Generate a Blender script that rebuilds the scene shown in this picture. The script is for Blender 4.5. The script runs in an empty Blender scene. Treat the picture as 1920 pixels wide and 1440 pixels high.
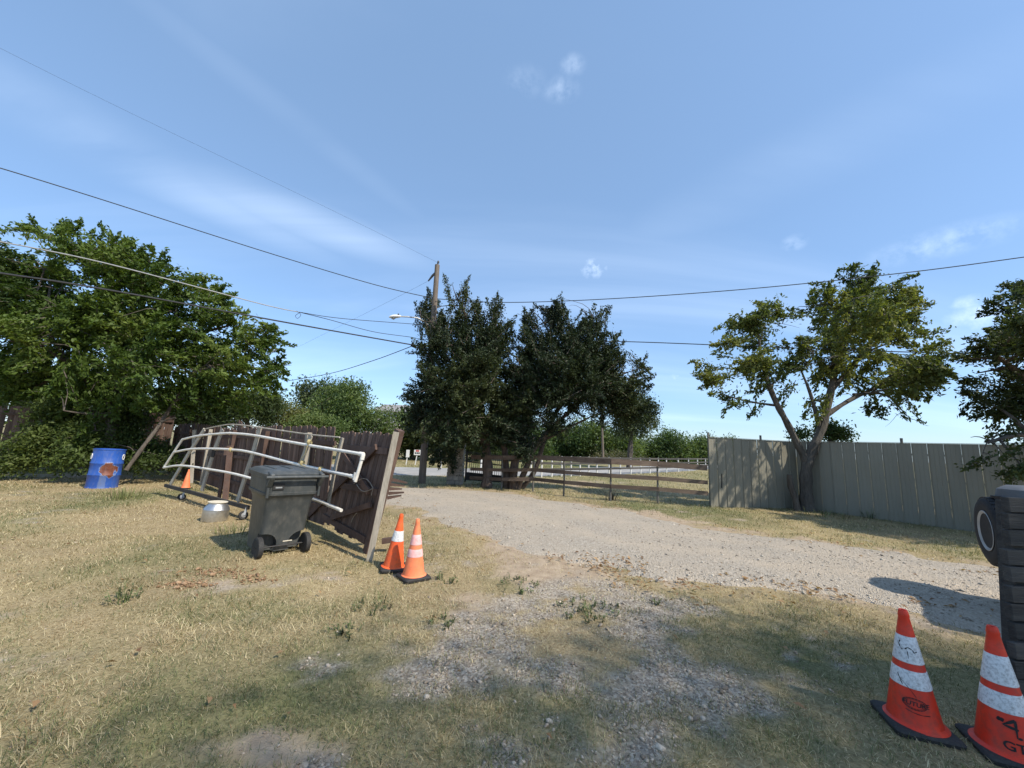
import bpy, bmesh, math, random
import numpy as np
from mathutils import Vector, Matrix

# ------------------------------------------------------------------ camera, sky, sun, exposure
S = bpy.context.scene
COL = S.collection
F, PITCH, ROLL, CAM_H = 721.0, math.radians(8.9), math.radians(2.5), 1.7
FW = Vector((0, math.cos(PITCH), math.sin(PITCH)))
U0 = Vector((0, -math.sin(PITCH), math.cos(PITCH)))
RT = math.cos(ROLL) * Vector((1, 0, 0)) + math.sin(ROLL) * U0
UP = -math.sin(ROLL) * Vector((1, 0, 0)) + math.cos(ROLL) * U0
cam_data = bpy.data.cameras.new('camera')
cam = bpy.data.objects.new('camera', cam_data)
COL.objects.link(cam)
cam_data.sensor_fit = 'HORIZONTAL'
cam_data.sensor_width = 36.0
cam_data.lens = 36.0 * F / 1920.0
cam_data.clip_end = 4000
cam_data.clip_start = 0.05
cam.matrix_world = Matrix(((RT.x, UP.x, -FW.x, 0), (RT.y, UP.y, -FW.y, 0), (RT.z, UP.z, -FW.z, CAM_H), (0, 0, 0, 1)))
S.camera = cam

SUN_EL = math.radians(47)
SUN_XY = Vector((0.82, -0.57)).normalized()          # ground direction towards the sun
to_sun = Vector((SUN_XY.x * math.cos(SUN_EL), SUN_XY.y * math.cos(SUN_EL), math.sin(SUN_EL)))
sun_data = bpy.data.lights.new('sun', 'SUN')
sun_data.energy = 3.8
sun_data.angle = math.radians(0.7)
sun_data.color = (1.0, 0.93, 0.82)
sun = bpy.data.objects.new('sun', sun_data)
COL.objects.link(sun)
sun.rotation_euler = to_sun.to_track_quat('Z', 'Y').to_euler()
sun.location = (30, -25, 40)

S.view_settings.view_transform = 'Standard'
S.view_settings.look = 'None'
S.view_settings.gamma = 1.0
S.view_settings.use_curve_mapping = False
S.view_settings.exposure = 0.6
S.cycles.max_bounces = 6
S.cycles.diffuse_bounces = 3
S.cycles.glossy_bounces = 2
S.cycles.transmission_bounces = 3
S.cycles.transparent_max_bounces = 4
S.cycles.use_denoising = True


def ray(u, v):
    return FW + RT * ((u - 960) / F) - UP * ((v - 720) / F)


def P(u, v, y):
    d = ray(u, v)
    t = y / d.y
    return Vector((d.x * t, y, CAM_H + d.z * t))


def G(u, v, z=0.0):
    d = ray(u, v)
    t = (z - CAM_H) / d.z
    return Vector((d.x * t, d.y * t, z))


world = bpy.data.worlds.new('World')
S.world = world
world.use_nodes = True


def build_sky():
    nt = world.node_tree
    N, L = nt.nodes, nt.links
    N.clear()
    out = N.new('ShaderNodeOutputWorld')
    bg = N.new('ShaderNodeBackground')
    bg.inputs['Strength'].default_value = 0.15
    sky = N.new('ShaderNodeTexSky')
    sky.sky_type = 'NISHITA'
    sky.sun_disc = False
    sky.sun_elevation = SUN_EL
    sky.sun_rotation = math.atan2(to_sun.x, to_sun.y)
    sky.altitude = 200
    sky.air_density = 1.0
    sky.dust_density = 0.5
    sky.ozone_density = 6.0
    tc = N.new('ShaderNodeTexCoord')

    def math_node(op, a, b=None, clamp=False):
        n = N.new('ShaderNodeMath')
        n.operation = op
        n.use_clamp = clamp
        for i, x in enumerate((a, b)):
            if x is None:
                continue
            if isinstance(x, (int, float)):
                n.inputs[i].default_value = x
            else:
                L.new(x, n.inputs[i])
        return n.outputs[0]

    sep = N.new('ShaderNodeSeparateXYZ')
    L.new(tc.outputs['Generated'], sep.inputs[0])
    zc = math_node('MAXIMUM', sep.outputs['Z'], 0.03)
    zz = math_node('ADD', zc, 0.12)
    cx = math_node('DIVIDE', sep.outputs['X'], zz)
    cy = math_node('DIVIDE', sep.outputs['Y'], zz)
    comb = N.new('ShaderNodeCombineXYZ')
    L.new(cx, comb.inputs[0]); L.new(cy, comb.inputs[1])
    # streaky cirrus, drawn out along one wind direction
    mp = N.new('ShaderNodeMapping')
    mp.inputs['Rotation'].default_value = (0, 0, math.radians(-34))
    mp.inputs['Scale'].default_value = (0.30, 1.05, 1)
    mp.inputs['Location'].default_value = (1.3, 0.55, 0)
    L.new(comb.outputs[0], mp.inputs[0])
    n1 = N.new('ShaderNodeTexNoise')
    n1.inputs['Scale'].default_value = 0.8
    n1.inputs['Detail'].default_value = 7
    n1.inputs['Roughness'].default_value = 0.52
    n1.inputs['Distortion'].default_value = 0.8
    L.new(mp.outputs[0], n1.inputs['Vector'])
    r1 = N.new('ShaderNodeMapRange')
    r1.interpolation_type = 'SMOOTHSTEP'
    r1.inputs['From Min'].default_value = 0.42
    r1.inputs['From Max'].default_value = 0.78
    r1.inputs['To Max'].default_value = 0.16
    L.new(n1.outputs['Fac'], r1.inputs['Value'])
    fac = r1.outputs[0]
    # a few small cumulus puffs, each a ragged patch around its own direction
    wob = N.new('ShaderNodeTexNoise')
    wob.inputs['Scale'].default_value = 34
    wob.inputs['Detail'].default_value = 6
    wob.inputs['Roughness'].default_value = 0.6
    L.new(tc.outputs['Generated'], wob.inputs['Vector'])
    for (u, v, rx, ry, k, rot) in [q if len(q) == 6 else q + (0,) for q in ((230, 285, 420, 60, .4, 6), (520, 395, 360, 50, .36, 2), (1500, 300, 420, 70, .16, -8), (560, 230, 330, 26, .10, 18), (1113, 503, 32, 24, .55), (1074, 122, 24, 18, .2), (1052, 168, 36, 22, .17), (985, 152, 40, 26, .09),
                              (1488, 456, 26, 18, .2), (1765, 455, 120, 34, .2), (1842, 592, 60, 34, .4), (1815, 567, 34, 18, .3), (1265, 709, 60, 12, .3))]:
        d = ray(u, v).normalized()
        rr = 0
        right = Vector((d.y, -d.x, 0)).normalized()
        upv = right.cross(d).normalized()
        ca, sa = math.cos(math.radians(rot)), math.sin(math.radians(rot))
        right, upv = right * ca - upv * sa, right * sa + upv * ca
        sc = 1.0 / math.sqrt(1 + ((u - 960) / F) ** 2 * 0.7)
        def dotn(vec):
            n = N.new('ShaderNodeVectorMath')
            n.operation = 'DOT_PRODUCT'
            L.new(tc.outputs['Generated'], n.inputs[0])
            n.inputs[1].default_value = vec
            return n.outputs['Value']
        a = math_node('DIVIDE', dotn(right), rx / F * sc)
        b = math_node('DIVIDE', dotn(upv), ry / F * sc)
        front = math_node('GREATER_THAN', dotn(d), 0.0)
        d2 = math_node('ADD', math_node('MULTIPLY', a, a), math_node('MULTIPLY', b, b))
        soft = math_node('SUBTRACT', 1.0, d2, True)
        w = math_node('MULTIPLY', math_node('SUBTRACT', (n1 if rx > 200 else wob).outputs['Fac'], 0.34 if rx > 200 else 0.38), 3.0 if rx > 200 else 3.2, True)
        e = math_node('MULTIPLY', math_node('MULTIPLY', math_node('MULTIPLY', soft, soft), w), k)
        fac = math_node('MAXIMUM', fac, math_node('MULTIPLY', e, front))
    veil = N.new('ShaderNodeMixRGB')          # thin even high haze
    veil.inputs[0].default_value = 0.42
    veil.inputs[2].default_value = (1.75, 2.75, 4.1, 1)
    L.new(sky.outputs[0], veil.inputs[1])
    mix = N.new('ShaderNodeMixRGB')
    mix.inputs[2].default_value = (6.6, 7.6, 8.9, 1)
    L.new(fac, mix.inputs[0])
    L.new(veil.outputs[0], mix.inputs[1])
    L.new(mix.outputs[0], bg.inputs[0])
    L.new(bg.outputs[0], out.inputs[0])


build_sky()

# ------------------------------------------------------------------ helpers: noise, meshes, things
rng = np.random.default_rng(7)
random.seed(7)


def vnoise(x, y, seed=0):
    x = np.asarray(x, float); y = np.asarray(y, float)
    xi = np.floor(x).astype(np.int64); yi = np.floor(y).astype(np.int64)
    fx = x - xi; fy = y - yi
    fx = fx * fx * (3 - 2 * fx); fy = fy * fy * (3 - 2 * fy)

    def h(a, b):
        n = (a * 374761393 + b * 668265263 + seed * 974711) & 0xffffffff
        n = ((n ^ (n >> 13)) * 1274126177) & 0xffffffff
        return ((n ^ (n >> 16)) & 0xffff) / 65535.0
    return (h(xi, yi) * (1 - fx) + h(xi + 1, yi) * fx) * (1 - fy) + (h(xi, yi + 1) * (1 - fx) + h(xi + 1, yi + 1) * fx) * fy


def fbm(x, y, seed=0, octaves=4):
    s = 0; a = 0.5; t = 0
    for i in range(octaves):
        s = s + a * vnoise(x * 2 ** i, y * 2 ** i, seed + i * 17); t += a; a *= 0.55
    return s / t


def smooth(a, b, x):
    t = np.clip((x - a) / (b - a), 0, 1)
    return t * t * (3 - 2 * t)


def tag(o, label=None, cat=None, group=None, kind=None):
    if label: o['label'] = label
    if cat: o['category'] = cat
    if group: o['group'] = group
    if kind: o['kind'] = kind
    return o


def thing(name, label, cat, loc=(0, 0, 0), rot=(0, 0, 0), group=None, parent=None):
    o = bpy.data.objects.new(name, None)
    o.empty_display_size = 0.2
    COL.objects.link(o)
    o.location = loc
    o.rotation_euler = rot
    return tag(o, label, cat, group)


def origin_of(o):
    v = Vector((0, 0, 0))
    while o is not None:
        v = v + Vector(o.location)
        o = o.parent
    return v


class MB:
    """collects shapes, then links them as ONE mesh object"""
    def __init__(self):
        self.v = []; self.f = []; self.mi = []

    def add(self, verts, faces, mi=0):
        n = len(self.v)
        self.v.extend(Vector(p) for p in verts)
        self.f.extend([tuple(i + n for i in f) for f in faces])
        self.mi.extend([mi] * len(faces))
        return self

    def box(self, c, s, rot=None, mi=0, bevel=0.0):
        x, y, z = (k / 2 for k in s)
        R = rot if rot is not None else Matrix.Identity(3)
        c = Vector(c)
        vs = [c + R @ Vector((a * x, b * y, d * z)) for d in (-1, 1) for b in (-1, 1) for a in (-1, 1)]
        return self.add(vs, [(0, 2, 3, 1), (4, 5, 7, 6), (0, 1, 5, 4), (2, 6, 7, 3), (0, 4, 6, 2), (1, 3, 7, 5)], mi)

    def bar(self, p, q, w, h, side=(1, 0, 0), mi=0, tw=1.0):
        """board from p to q, w wide along 'side', h thick"""
        p, q = Vector(p), Vector(q)
        d = (q - p).normalized()
        s = Vector(side); s = (s - d * s.dot(d)).normalized()
        t = d.cross(s)
        vs = []
        for c, k in ((p, 1.0), (q, tw)):
            for a, b in ((-1, -1), (1, -1), (1, 1), (-1, 1)):
                vs.append(c + s * (a * w / 2 * k) + t * (b * h / 2))
        return self.add(vs, [(0, 3, 2, 1), (4, 5, 6, 7), (0, 1, 5, 4), (1, 2, 6, 5), (2, 3, 7, 6), (3, 0, 4, 7)], mi)

    def tube(self, pts, r, n=8, mi=0, caps=True):
        pts = [Vector(p) for p in pts]
        rs = r if isinstance(r, (list, tuple)) else [r] * len(pts)
        vs, fs = [], []
        up = None
        for i, p in enumerate(pts):
            d = (pts[min(i + 1, len(pts) - 1)] - pts[max(i - 1, 0)])
            d = d.normalized() if d.length > 1e-9 else Vector((0, 0, 1))
            if up is None:
                up = Vector((0, 0, 1)) if abs(d.z) < 0.9 else Vector((1, 0, 0))
            s = up - d * up.dot(d)
            s.normalize(); up = s
            t = d.cross(s)
            for k in range(n):
                a = 2 * math.pi * k / n
                vs.append(p + (s * math.cos(a) + t * math.sin(a)) * rs[i])
        for i in range(len(pts) - 1):
            for k in range(n):
                a, b = i * n + k, i * n + (k + 1) % n
                fs.append((a, b, b + n, a + n))
        if caps:
            fs.append(tuple(range(n - 1, -1, -1)))
            fs.append(tuple(range((len(pts) - 1) * n, len(pts) * n)))
        return self.add(vs, fs, mi)

    def lathe(self, prof, n=32, c=(0, 0, 0), mi=0, jit=None, axis=None):
        """prof = [(r, z), ...] bottom to top"""
        c = Vector(c); vs, fs = [], []
        R = axis if axis is not None else Matrix.Identity(3)
        for r, z in prof:
            for k in range(n):
                a = 2 * math.pi * k / n
                rr = r * (1 + (jit(a, z) if jit else 0))
                vs.append(c + R @ Vector((rr * math.cos(a), rr * math.sin(a), z)))
        for i in range(len(prof) - 1):
            for k in range(n):
                a, b = i * n + k, i * n + (k + 1) % n
                fs.append((a, b, b + n, a + n))
        if prof[0][0] > 1e-4: fs.append(tuple(range(n - 1, -1, -1)))
        if prof[-1][0] > 1e-4: fs.append(tuple(range((len(prof) - 1) * n, len(prof) * n)))
        return self.add(vs, fs, mi)

    def build(self, name, mats, parent=None, smooth_shade=False, local=False, bevel=0.0, kind=None):
        me = bpy.data.meshes.new(name)
        off = Vector((0, 0, 0)) if local or parent is None else origin_of(parent)
        me.from_pydata([tuple(p - off) for p in self.v], [], self.f)
        for m in (mats if isinstance(mats, (list, tuple)) else [mats]):
            me.materials.append(m)
        if any(self.mi):
            me.polygons.foreach_set('material_index', self.mi)
        if smooth_shade:
            me.polygons.foreach_set('use_smooth', [True] * len(me.polygons))
            if smooth_shade != 'all':
                me.set_sharp_from_angle(angle=math.radians(38))
        me.update()
        o = bpy.data.objects.new(name, me)
        COL.objects.link(o)
        if parent is not None: o.parent = parent
        if bevel:
            b = o.modifiers.new('bevel', 'BEVEL'); b.width = bevel; b.segments = 1; b.limit_method = 'ANGLE'
        if kind: o['kind'] = kind
        return o


def np_mesh(name, V, Fc, mat, parent=None, colors=None, kind=None, uv=None):
    """numpy mesh with faces of one size; colors per vertex"""
    k = Fc.shape[1]
    me = bpy.data.meshes.new(name)
    off = np.array(origin_of(parent)) if parent is not None else np.zeros(3)
    V = np.ascontiguousarray(V - off, dtype=np.float32)
    me.vertices.add(len(V)); me.vertices.foreach_set('co', V.ravel())
    me.loops.add(Fc.size); me.loops.foreach_set('vertex_index', np.ascontiguousarray(Fc, dtype=np.int32).ravel())
    me.polygons.add(len(Fc))
    me.polygons.foreach_set('loop_start', np.arange(0, Fc.size, k, dtype=np.int32))
    me.update(calc_edges=True)
    if colors is not None:
        at = me.color_attributes.new('Col', 'FLOAT_COLOR', 'POINT')
        c4 = np.ones((len(V), 4), np.float32); c4[:, :3] = colors
        at.data.foreach_set('color', c4.ravel())
    me.materials.append(mat)
    o = bpy.data.objects.new(name, me)
    COL.objects.link(o)
    if parent is not None: o.parent = parent
    if kind: o['kind'] = kind
    return o


# ------------------------------------------------------------------ materials
def new_mat(name):
    m = bpy.data.materials.new(name)
    m.use_nodes = True
    nt = m.node_tree
    return m, nt.nodes, nt.links, nt.nodes['Principled BSDF']


def ramp(N, L, src, stops):
    r = N.new('ShaderNodeValToRGB')
    els = r.color_ramp.elements
    while len(els) < len(stops): els.new(0.5)
    for e, (p, c) in zip(els, stops):
        e.position = p; e.color = (*c, 1)
    L.new(src, r.inputs[0])
    return r.outputs[0]


def noise(N, L, vec, scale, detail=4, rough=0.55, stretch=None):
    if stretch:
        mp = N.new('ShaderNodeMapping'); mp.inputs['Scale'].default_value = stretch
        L.new(vec, mp.inputs[0]); vec = mp.outputs[0]
    n = N.new('ShaderNodeTexNoise')
    n.inputs['Scale'].default_value = scale
    n.inputs['Detail'].default_value = detail
    n.inputs['Roughness'].default_value = rough
    L.new(vec, n.inputs['Vector'])
    return n.outputs['Fac']


def mixc(N, L, fac, a, b, mode='MIX'):
    m = N.new('ShaderNodeMixRGB'); m.blend_type = mode
    for i, x in enumerate((fac, a, b)):
        if isinstance(x, (int, float)): m.inputs[i].default_value = x
        elif isinstance(x, tuple): m.inputs[i].default_value = (*x, 1)
        else: L.new(x, m.inputs[i])
    return m.outputs[0]


def bump(N, L, b, height, strength=0.4, dist=0.01):
    n = N.new('ShaderNodeBump')
    n.inputs['Strength'].default_value = strength
    n.inputs['Distance'].default_value = dist
    L.new(height, n.inputs['Height'])
    L.new(n.outputs[0], b.inputs['Normal'])


def worn_mat(name, c1, c2, scale=6, rough=0.6, metal=0.0, stretch=None, bump_s=0.25, bump_d=0.004, dirt=None, dirt_amt=0.35, vary=0.0, spec=0.4):
    """base colour drifting between c1 and c2 with a finer dirt layer and bump"""
    m, N, L, b = new_mat(name)
    tc = N.new('ShaderNodeTexCoord')
    v = tc.outputs['Object']
    oi = N.new('ShaderNodeObjectInfo')
    if vary:
        ad = N.new('ShaderNodeVectorMath'); ad.operation = 'ADD'
        cb = N.new('ShaderNodeMath'); cb.operation = 'MULTIPLY'; cb.inputs[1].default_value = 37
        L.new(oi.outputs['Random'], cb.inputs[0])
        L.new(v, ad.inputs[0]); L.new(cb.outputs[0], ad.inputs[1]); v = ad.outputs[0]
    n1 = noise(N, L, v, scale, 5, 0.6, stretch)
    c = ramp(N, L, n1, [(0.3, c1), (0.7, c2)])
    n2 = noise(N, L, v, scale * 5, 6, 0.65, stretch)
    if dirt:
        f = ramp(N, L, n2, [(0.45, (0, 0, 0)), (0.75, (dirt_amt,) * 3)])
        c = mixc(N, L, f, c, dirt)
    if vary:
        mr = N.new('ShaderNodeMapRange'); mr.inputs['To Min'].default_value = 1 - vary; mr.inputs['To Max'].default_value = 1 + vary
        L.new(oi.outputs['Random'], mr.inputs['Value'])
        c = mixc(N, L, 1.0, c, mr.outputs[0], 'MULTIPLY')
    L.new(c, b.inputs['Base Color'])
    b.inputs['Roughness'].default_value = rough
    b.inputs['Metallic'].default_value = metal
    b.inputs['Specular IOR Level'].default_value = spec
    if bump_s: bump(N, L, b, n2, bump_s, bump_d)
    return m


def leaf_mat(name, trans=0.35):
    m, N, L, b = new_mat(name)
    at = N.new('ShaderNodeAttribute'); at.attribute_name = 'Col'
    L.new(at.outputs['Color'], b.inputs['Base Color'])
    b.inputs['Roughness'].default_value = 0.55
    b.inputs['Specular IOR Level'].default_value = 0.25
    tr = N.new('ShaderNodeBsdfTranslucent')
    tint = mixc(N, L, 1.0, at.outputs['Color'], (1.2, 1.25, 0.5), 'MULTIPLY')
    L.new(tint, tr.inputs[0])
    ms = N.new('ShaderNodeMixShader'); ms.inputs[0].default_value = trans
    out = N['Material Output'] if 'Material Output' in N else None
    L.new(b.outputs[0], ms.inputs[1]); L.new(tr.outputs[0], ms.inputs[2])
    L.new(ms.outputs[0], out.inputs['Surface'])
    return m


M = {}
M['leaf'] = leaf_mat('leaf', 0.38)
M['needle'] = leaf_mat('cedar_needle', 0.2)
M['grass'] = leaf_mat('grass_blade', 0.25)
M['bark'] = worn_mat('bark', (.07, .055, .042), (.15, .125, .10), 5, 0.9, stretch=(1, 1, .25), bump_s=0.9, bump_d=0.03, dirt=(.02, .017, .014), dirt_amt=.7)
M['bark_grey'] = worn_mat('bark_grey', (.06, .052, .043), (.13, .115, .096), 5, 0.9, stretch=(1, 1, .3), bump_s=0.9, bump_d=0.03, dirt=(.03, .026, .02), dirt_amt=.7)
M['cedar_bark'] = worn_mat('cedar_bark', (.075, .05, .038), (.17, .13, .105), 7, 0.95, stretch=(1, 1, .12), bump_s=1, bump_d=0.03, dirt=(.015, .012, .01), dirt_amt=.8)
M['fence_wood'] = worn_mat('fence_wood', (.085, .046, .033), (.17, .105, .078), 4, 0.85, stretch=(3, 3, .18), bump_s=0.6, bump_d=0.004, dirt=(.24, .2, .17), dirt_amt=.6, vary=.35)
M['fence_rail_wood'] = worn_mat('fence_rail_wood', (.08, .044, .032), (.155, .095, .071), 4, 0.85, bump_s=0.4, dirt=(.13, .11, .095), dirt_amt=.4, vary=.3)
M['grey_wood'] = worn_mat('grey_wood', (.31, .27, .21), (.48, .43, .35), 6, 0.85, stretch=(2, 2, .25), bump_s=0.5, dirt=(.09, .075, .06), dirt_amt=.5, vary=.15)
M['rail_wood'] = worn_mat('rail_wood', (.085, .058, .042), (.17, .125, .09), 3, 0.85, stretch=(.3, 2, 2), bump_s=0.5, dirt=(.05, .035, .028), dirt_amt=.6, vary=.2)
M['dark_board'] = worn_mat('dark_board', (.028, .026, .025), (.075, .068, .06), 5, 0.85, stretch=(.25, 2, 4), bump_s=0.9, bump_d=0.008, dirt=(.12, .105, .09), dirt_amt=.4, vary=.3)
M['pole_wood'] = worn_mat('pole_wood', (.13, .10, .078), (.22, .18, .145), 5, 0.9, stretch=(2, 2, .15), bump_s=0.6, bump_d=.01, dirt=(.05, .04, .03), dirt_amt=.6)
M['pvc'] = worn_mat('pvc_pipe', (.70, .67, .60), (.80, .77, .70), 3, 0.45, bump_s=0.05, dirt=(.33, .28, .22), dirt_amt=.5)
M['black_rubber'] = worn_mat('black_rubber', (.018, .018, .018), (.032, .031, .03), 12, 0.75, bump_s=0.2, dirt=(.10, .085, .07), dirt_amt=.35)
M['tyre'] = worn_mat('tyre_rubber', (.014, .014, .015), (.024, .024, .025), 10, 0.8, bump_s=0.3, dirt=(.07, .06, .05), dirt_amt=.3)
M['bin'] = worn_mat('bin_plastic', (.042, .047, .047), (.066, .072, .072), 3, 0.45, bump_s=0.12, bump_d=.002, dirt=(.16, .15, .13), dirt_amt=.5, stretch=(1, 1, .5))
M['steel'] = worn_mat('galvanised_steel', (.5, .5, .5), (.66, .66, .65), 5, 0.36, 0.9, bump_s=0.08, dirt=(.3, .27, .23), dirt_amt=.4)
M['rusty'] = worn_mat('rusty_steel', (.10, .055, .035), (.16, .10, .07), 9, 0.8, 0.2, bump_s=0.4, dirt=(.05, .03, .02), dirt_amt=.5)
M['grey_metal'] = worn_mat('grey_metal', (.30, .31, .31), (.42, .43, .43), 6, 0.5, 0.4, bump_s=0.05)
M['dark_metal'] = worn_mat('dark_metal', (.025, .025, .027), (.05, .05, .05), 8, 0.5, 0.5, bump_s=0.1, dirt=(.09, .06, .04), dirt_amt=.3)
M['t_post'] = worn_mat('fence_post_steel', (.10, .095, .085), (.2, .185, .16), 9, 0.7, 0.2, bump_s=0.15)
M['cable'] = worn_mat('black_cable', (.02, .02, .022), (.035, .035, .036), 8, 0.6, bump_s=0)
M['cable_grey'] = worn_mat('grey_cable', (.30, .30, .29), (.4, .4, .39), 8, 0.5, 0.3, bump_s=0)
M['panel'] = worn_mat('fence_panel_steel', (.21, .195, .15), (.24, .225, .175), .9, 0.5, 0.0, bump_s=0.0, dirt=(.19, .17, .115), dirt_amt=.3, vary=.07, stretch=(1, 1, .5))
M['panel_dark'] = worn_mat('slot_black', (.012, .012, .012), (.02, .02, .02), 6, .8, bump_s=0)
M['stone'] = worn_mat('pillar_stone', (.24, .21, .17), (.40, .355, .29), 5, 0.9, bump_s=0.7, bump_d=.015, dirt=(.13, .11, .09), dirt_amt=.5, vary=.25)
M['mortar'] = worn_mat('mortar', (.22, .2, .17), (.3, .28, .24), 12, 0.95, bump_s=0.5)
M['white_paint'] = worn_mat('white_paint', (.68, .67, .64), (.78, .77, .74), 8, 0.6, bump_s=0.05, dirt=(.4, .37, .32), dirt_amt=.25)
M['red_paint'] = worn_mat('red_print', (.45, .05, .04), (.55, .08, .06), 8, 0.6, bump_s=0)
M['black_paint'] = worn_mat('black_mark', (.012, .011, .011), (.03, .028, .027), 20, 0.8, bump_s=0)
M['rope'] = worn_mat('yellow_twine', (.45, .36, .16), (.58, .47, .24), 30, 0.9, bump_s=.2)
M['wire'] = worn_mat('bare_wire', (.3, .25, .2), (.42, .37, .31), 20, 0.6, .3, bump_s=0)
M['cone_orange'] = worn_mat('cone_orange', (.80, .10, .02), (.88, .15, .035), 4, 0.5, bump_s=0.08, dirt=(.24, .10, .055), dirt_amt=.6)
M['cone_faded'] = worn_mat('cone_faded_orange', (.86, .19, .07), (.92, .27, .12), 5, 0.6, bump_s=0.08, dirt=(.42, .19, .11), dirt_amt=.6)
M['cone_red'] = worn_mat('cone_red_orange', (.66, .032, .013), (.74, .05, .016), 4, 0.45, bump_s=0.06, dirt=(.17, .05, .035), dirt_amt=.65)
M['collar'] = worn_mat('reflective_collar', (.62, .62, .61), (.74, .74, .73), 12, 0.4, bump_s=0.1, dirt=(.14, .13, .12), dirt_amt=.8)
M['collar_pink'] = worn_mat('worn_pink_collar', (.78, .38, .36), (.82, .52, .5), 9, 0.6, bump_s=0.1, dirt=(.82, .22, .14), dirt_amt=.6)
M['cream'] = worn_mat('cream_lid', (.58, .52, .40), (.68, .62, .5), 7, 0.6, bump_s=0.1, dirt=(.4, .33, .22), dirt_amt=.4)
M['roof'] = worn_mat('roof_shingle', (.2, .19, .185), (.28, .27, .26), 5, 0.9, bump_s=.3)
M['siding'] = worn_mat('house_siding', (.5, .47, .43), (.6, .57, .53), 2, 0.8, bump_s=.1)
M['window'] = worn_mat('window_glass', (.03, .035, .045), (.05, .055, .06), 2, 0.1, bump_s=0)
M['tub_grey'] = worn_mat('grey_plastic', (.09, .095, .10), (.13, .135, .14), 5, .5, bump_s=.05)

# ------------------------------------------------------------------ the ground: where grass, gravel and bare soil lie
FAR_EDGE = [(-14, 24), (-9, 18.6), (-6, 15.8), (-3.9, 14.1), (-1.0, 14.2), (2.4, 12.0), (4.4, 9.5), (6.0, 8.3), (7.4, 7.5), (8.6, 6.7), (12, 4.2), (20, -2)]
NEAR_EDGE = [(-18, 22.5), (-12, 17.2), (-7, 13.3), (-2.6, 10.2), (-1.1, 8.3), (0.0, 7.0), (0.85, 6.0), (1.8, 5.6), (2.8, 5.45), (4.2, 4.85), (5.2, 4.1), (8, 1.6), (14, -4.5)]


def resample(pts, n):
    pts = [Vector((a, b, 0)) for a, b in pts]
    acc = [0]
    for i in range(1, len(pts)): acc.append(acc[-1] + (pts[i] - pts[i - 1]).length)
    out = []
    for k in range(n):
        s = acc[-1] * k / (n - 1)
        i = max(j for j in range(len(acc)) if acc[j] <= s + 1e-9)
        i = min(i, len(pts) - 2)
        t = (s - acc[i]) / (acc[i + 1] - acc[i])
        p0, p1, p2, p3 = pts[max(i - 1, 0)], pts[i], pts[i + 1], pts[min(i + 2, len(pts) - 1)]
        t2, t3 = t * t, t * t * t
        out.append(0.5 * ((2 * p1) + (p2 - p0) * t + (2 * p0 - 5 * p1 + 4 * p2 - p3) * t2 + (3 * p1 - p0 - 3 * p2 + p3) * t3))
    return out


ND = 360
far_e, near_e = resample(FAR_EDGE, ND), resample(NEAR_EDGE, ND)
for i in range(ND):
    d = (far_e[i] - near_e[i]).normalized()
    a = far_e[i]; b = near_e[i]
    far_e[i] = a + d * float((fbm(a.x * 1.1, a.y * 1.1, 3, 6) - .5) * 1.4)
    near_e[i] = b + d * float((fbm(b.x * 1.5, b.y * 1.5, 9, 6) - .5) * 1.5)
DRIVE_POLY = np.array([(p.x, p.y) for p in far_e[::3]] + [(p.x, p.y) for p in near_e[::-1][::3]])
ROAD_C = [(-60, 24), (-30, 22.5), (-12, 21.6), (-5.2, 22), (1.3, 25.3), (10, 33), (22, 47), (45, 80), (120, 190)]


def inside(poly, x, y):
    r = np.zeros(x.shape, bool)
    n = len(poly)
    for i in range(n):
        x1, y1 = poly[i]; x2, y2 = poly[(i + 1) % n]
        if y1 == y2: continue
        c = ((y1 > y) != (y2 > y)) & (x < (x2 - x1) * (y - y1) / (y2 - y1) + x1)
        r ^= c
    return r


def drive_soft(x, y):
    s = 0
    for dx, dy in ((0, 0), (.18, .1), (-.18, -.1), (.1, -.18), (-.1, .18)):
        s = s + inside(DRIVE_POLY, x + dx, y + dy)
    return s / 5.0


def spots(lst):
    out = []
    for u, v, ru, rv, k in lst:
        c = G(u, v)
        out.append((c.x, c.y, ru * c.y / F, (G(u, v - rv).y - G(u, v + rv).y) / 2, k))
    return out


GRAVEL_SPOTS = spots([(820, 1262, 90, 50, 1.1), (905, 1195, 80, 36, .9), (1015, 1210, 110, 36, .95), (1150, 1225, 95, 40, .8), (1300, 1285, 110, 62, 1.25), (1330, 1350, 60, 45, 1.0),
                      (1150, 1420, 130, 30, 1.0), (880, 1360, 90, 30, .55), (1205, 1125, 100, 26, 1.2), (1110, 1105, 130, 30, 1.0), (1020, 1140, 110, 34, .85), (1080, 1175, 160, 36, .8), (980, 1420, 60, 22, .6), (1120, 1290, 60, 25, .5), (1080, 1240, 280, 80, .6), (1130, 1370, 320, 100, .56), (1090, 1140, 150, 46, .62), (860, 1300, 170, 90, .5)])
BARE_SPOTS = spots([(490, 1400, 130, 40, 1.1), (1010, 1075, 75, 28, 1.1), (880, 1130, 70, 24, .8), (400, 1085, 90, 20, .6), (330, 1110, 80, 16, .5), (60, 1140, 90, 30, .5), (640, 1085, 90, 22, .45),
                    (1250, 965, 170, 10, .5), (130, 892, 120, 8, .8), (1060, 905, 75, 7, .9), (990, 1040, 60, 18, .8)])
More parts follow.
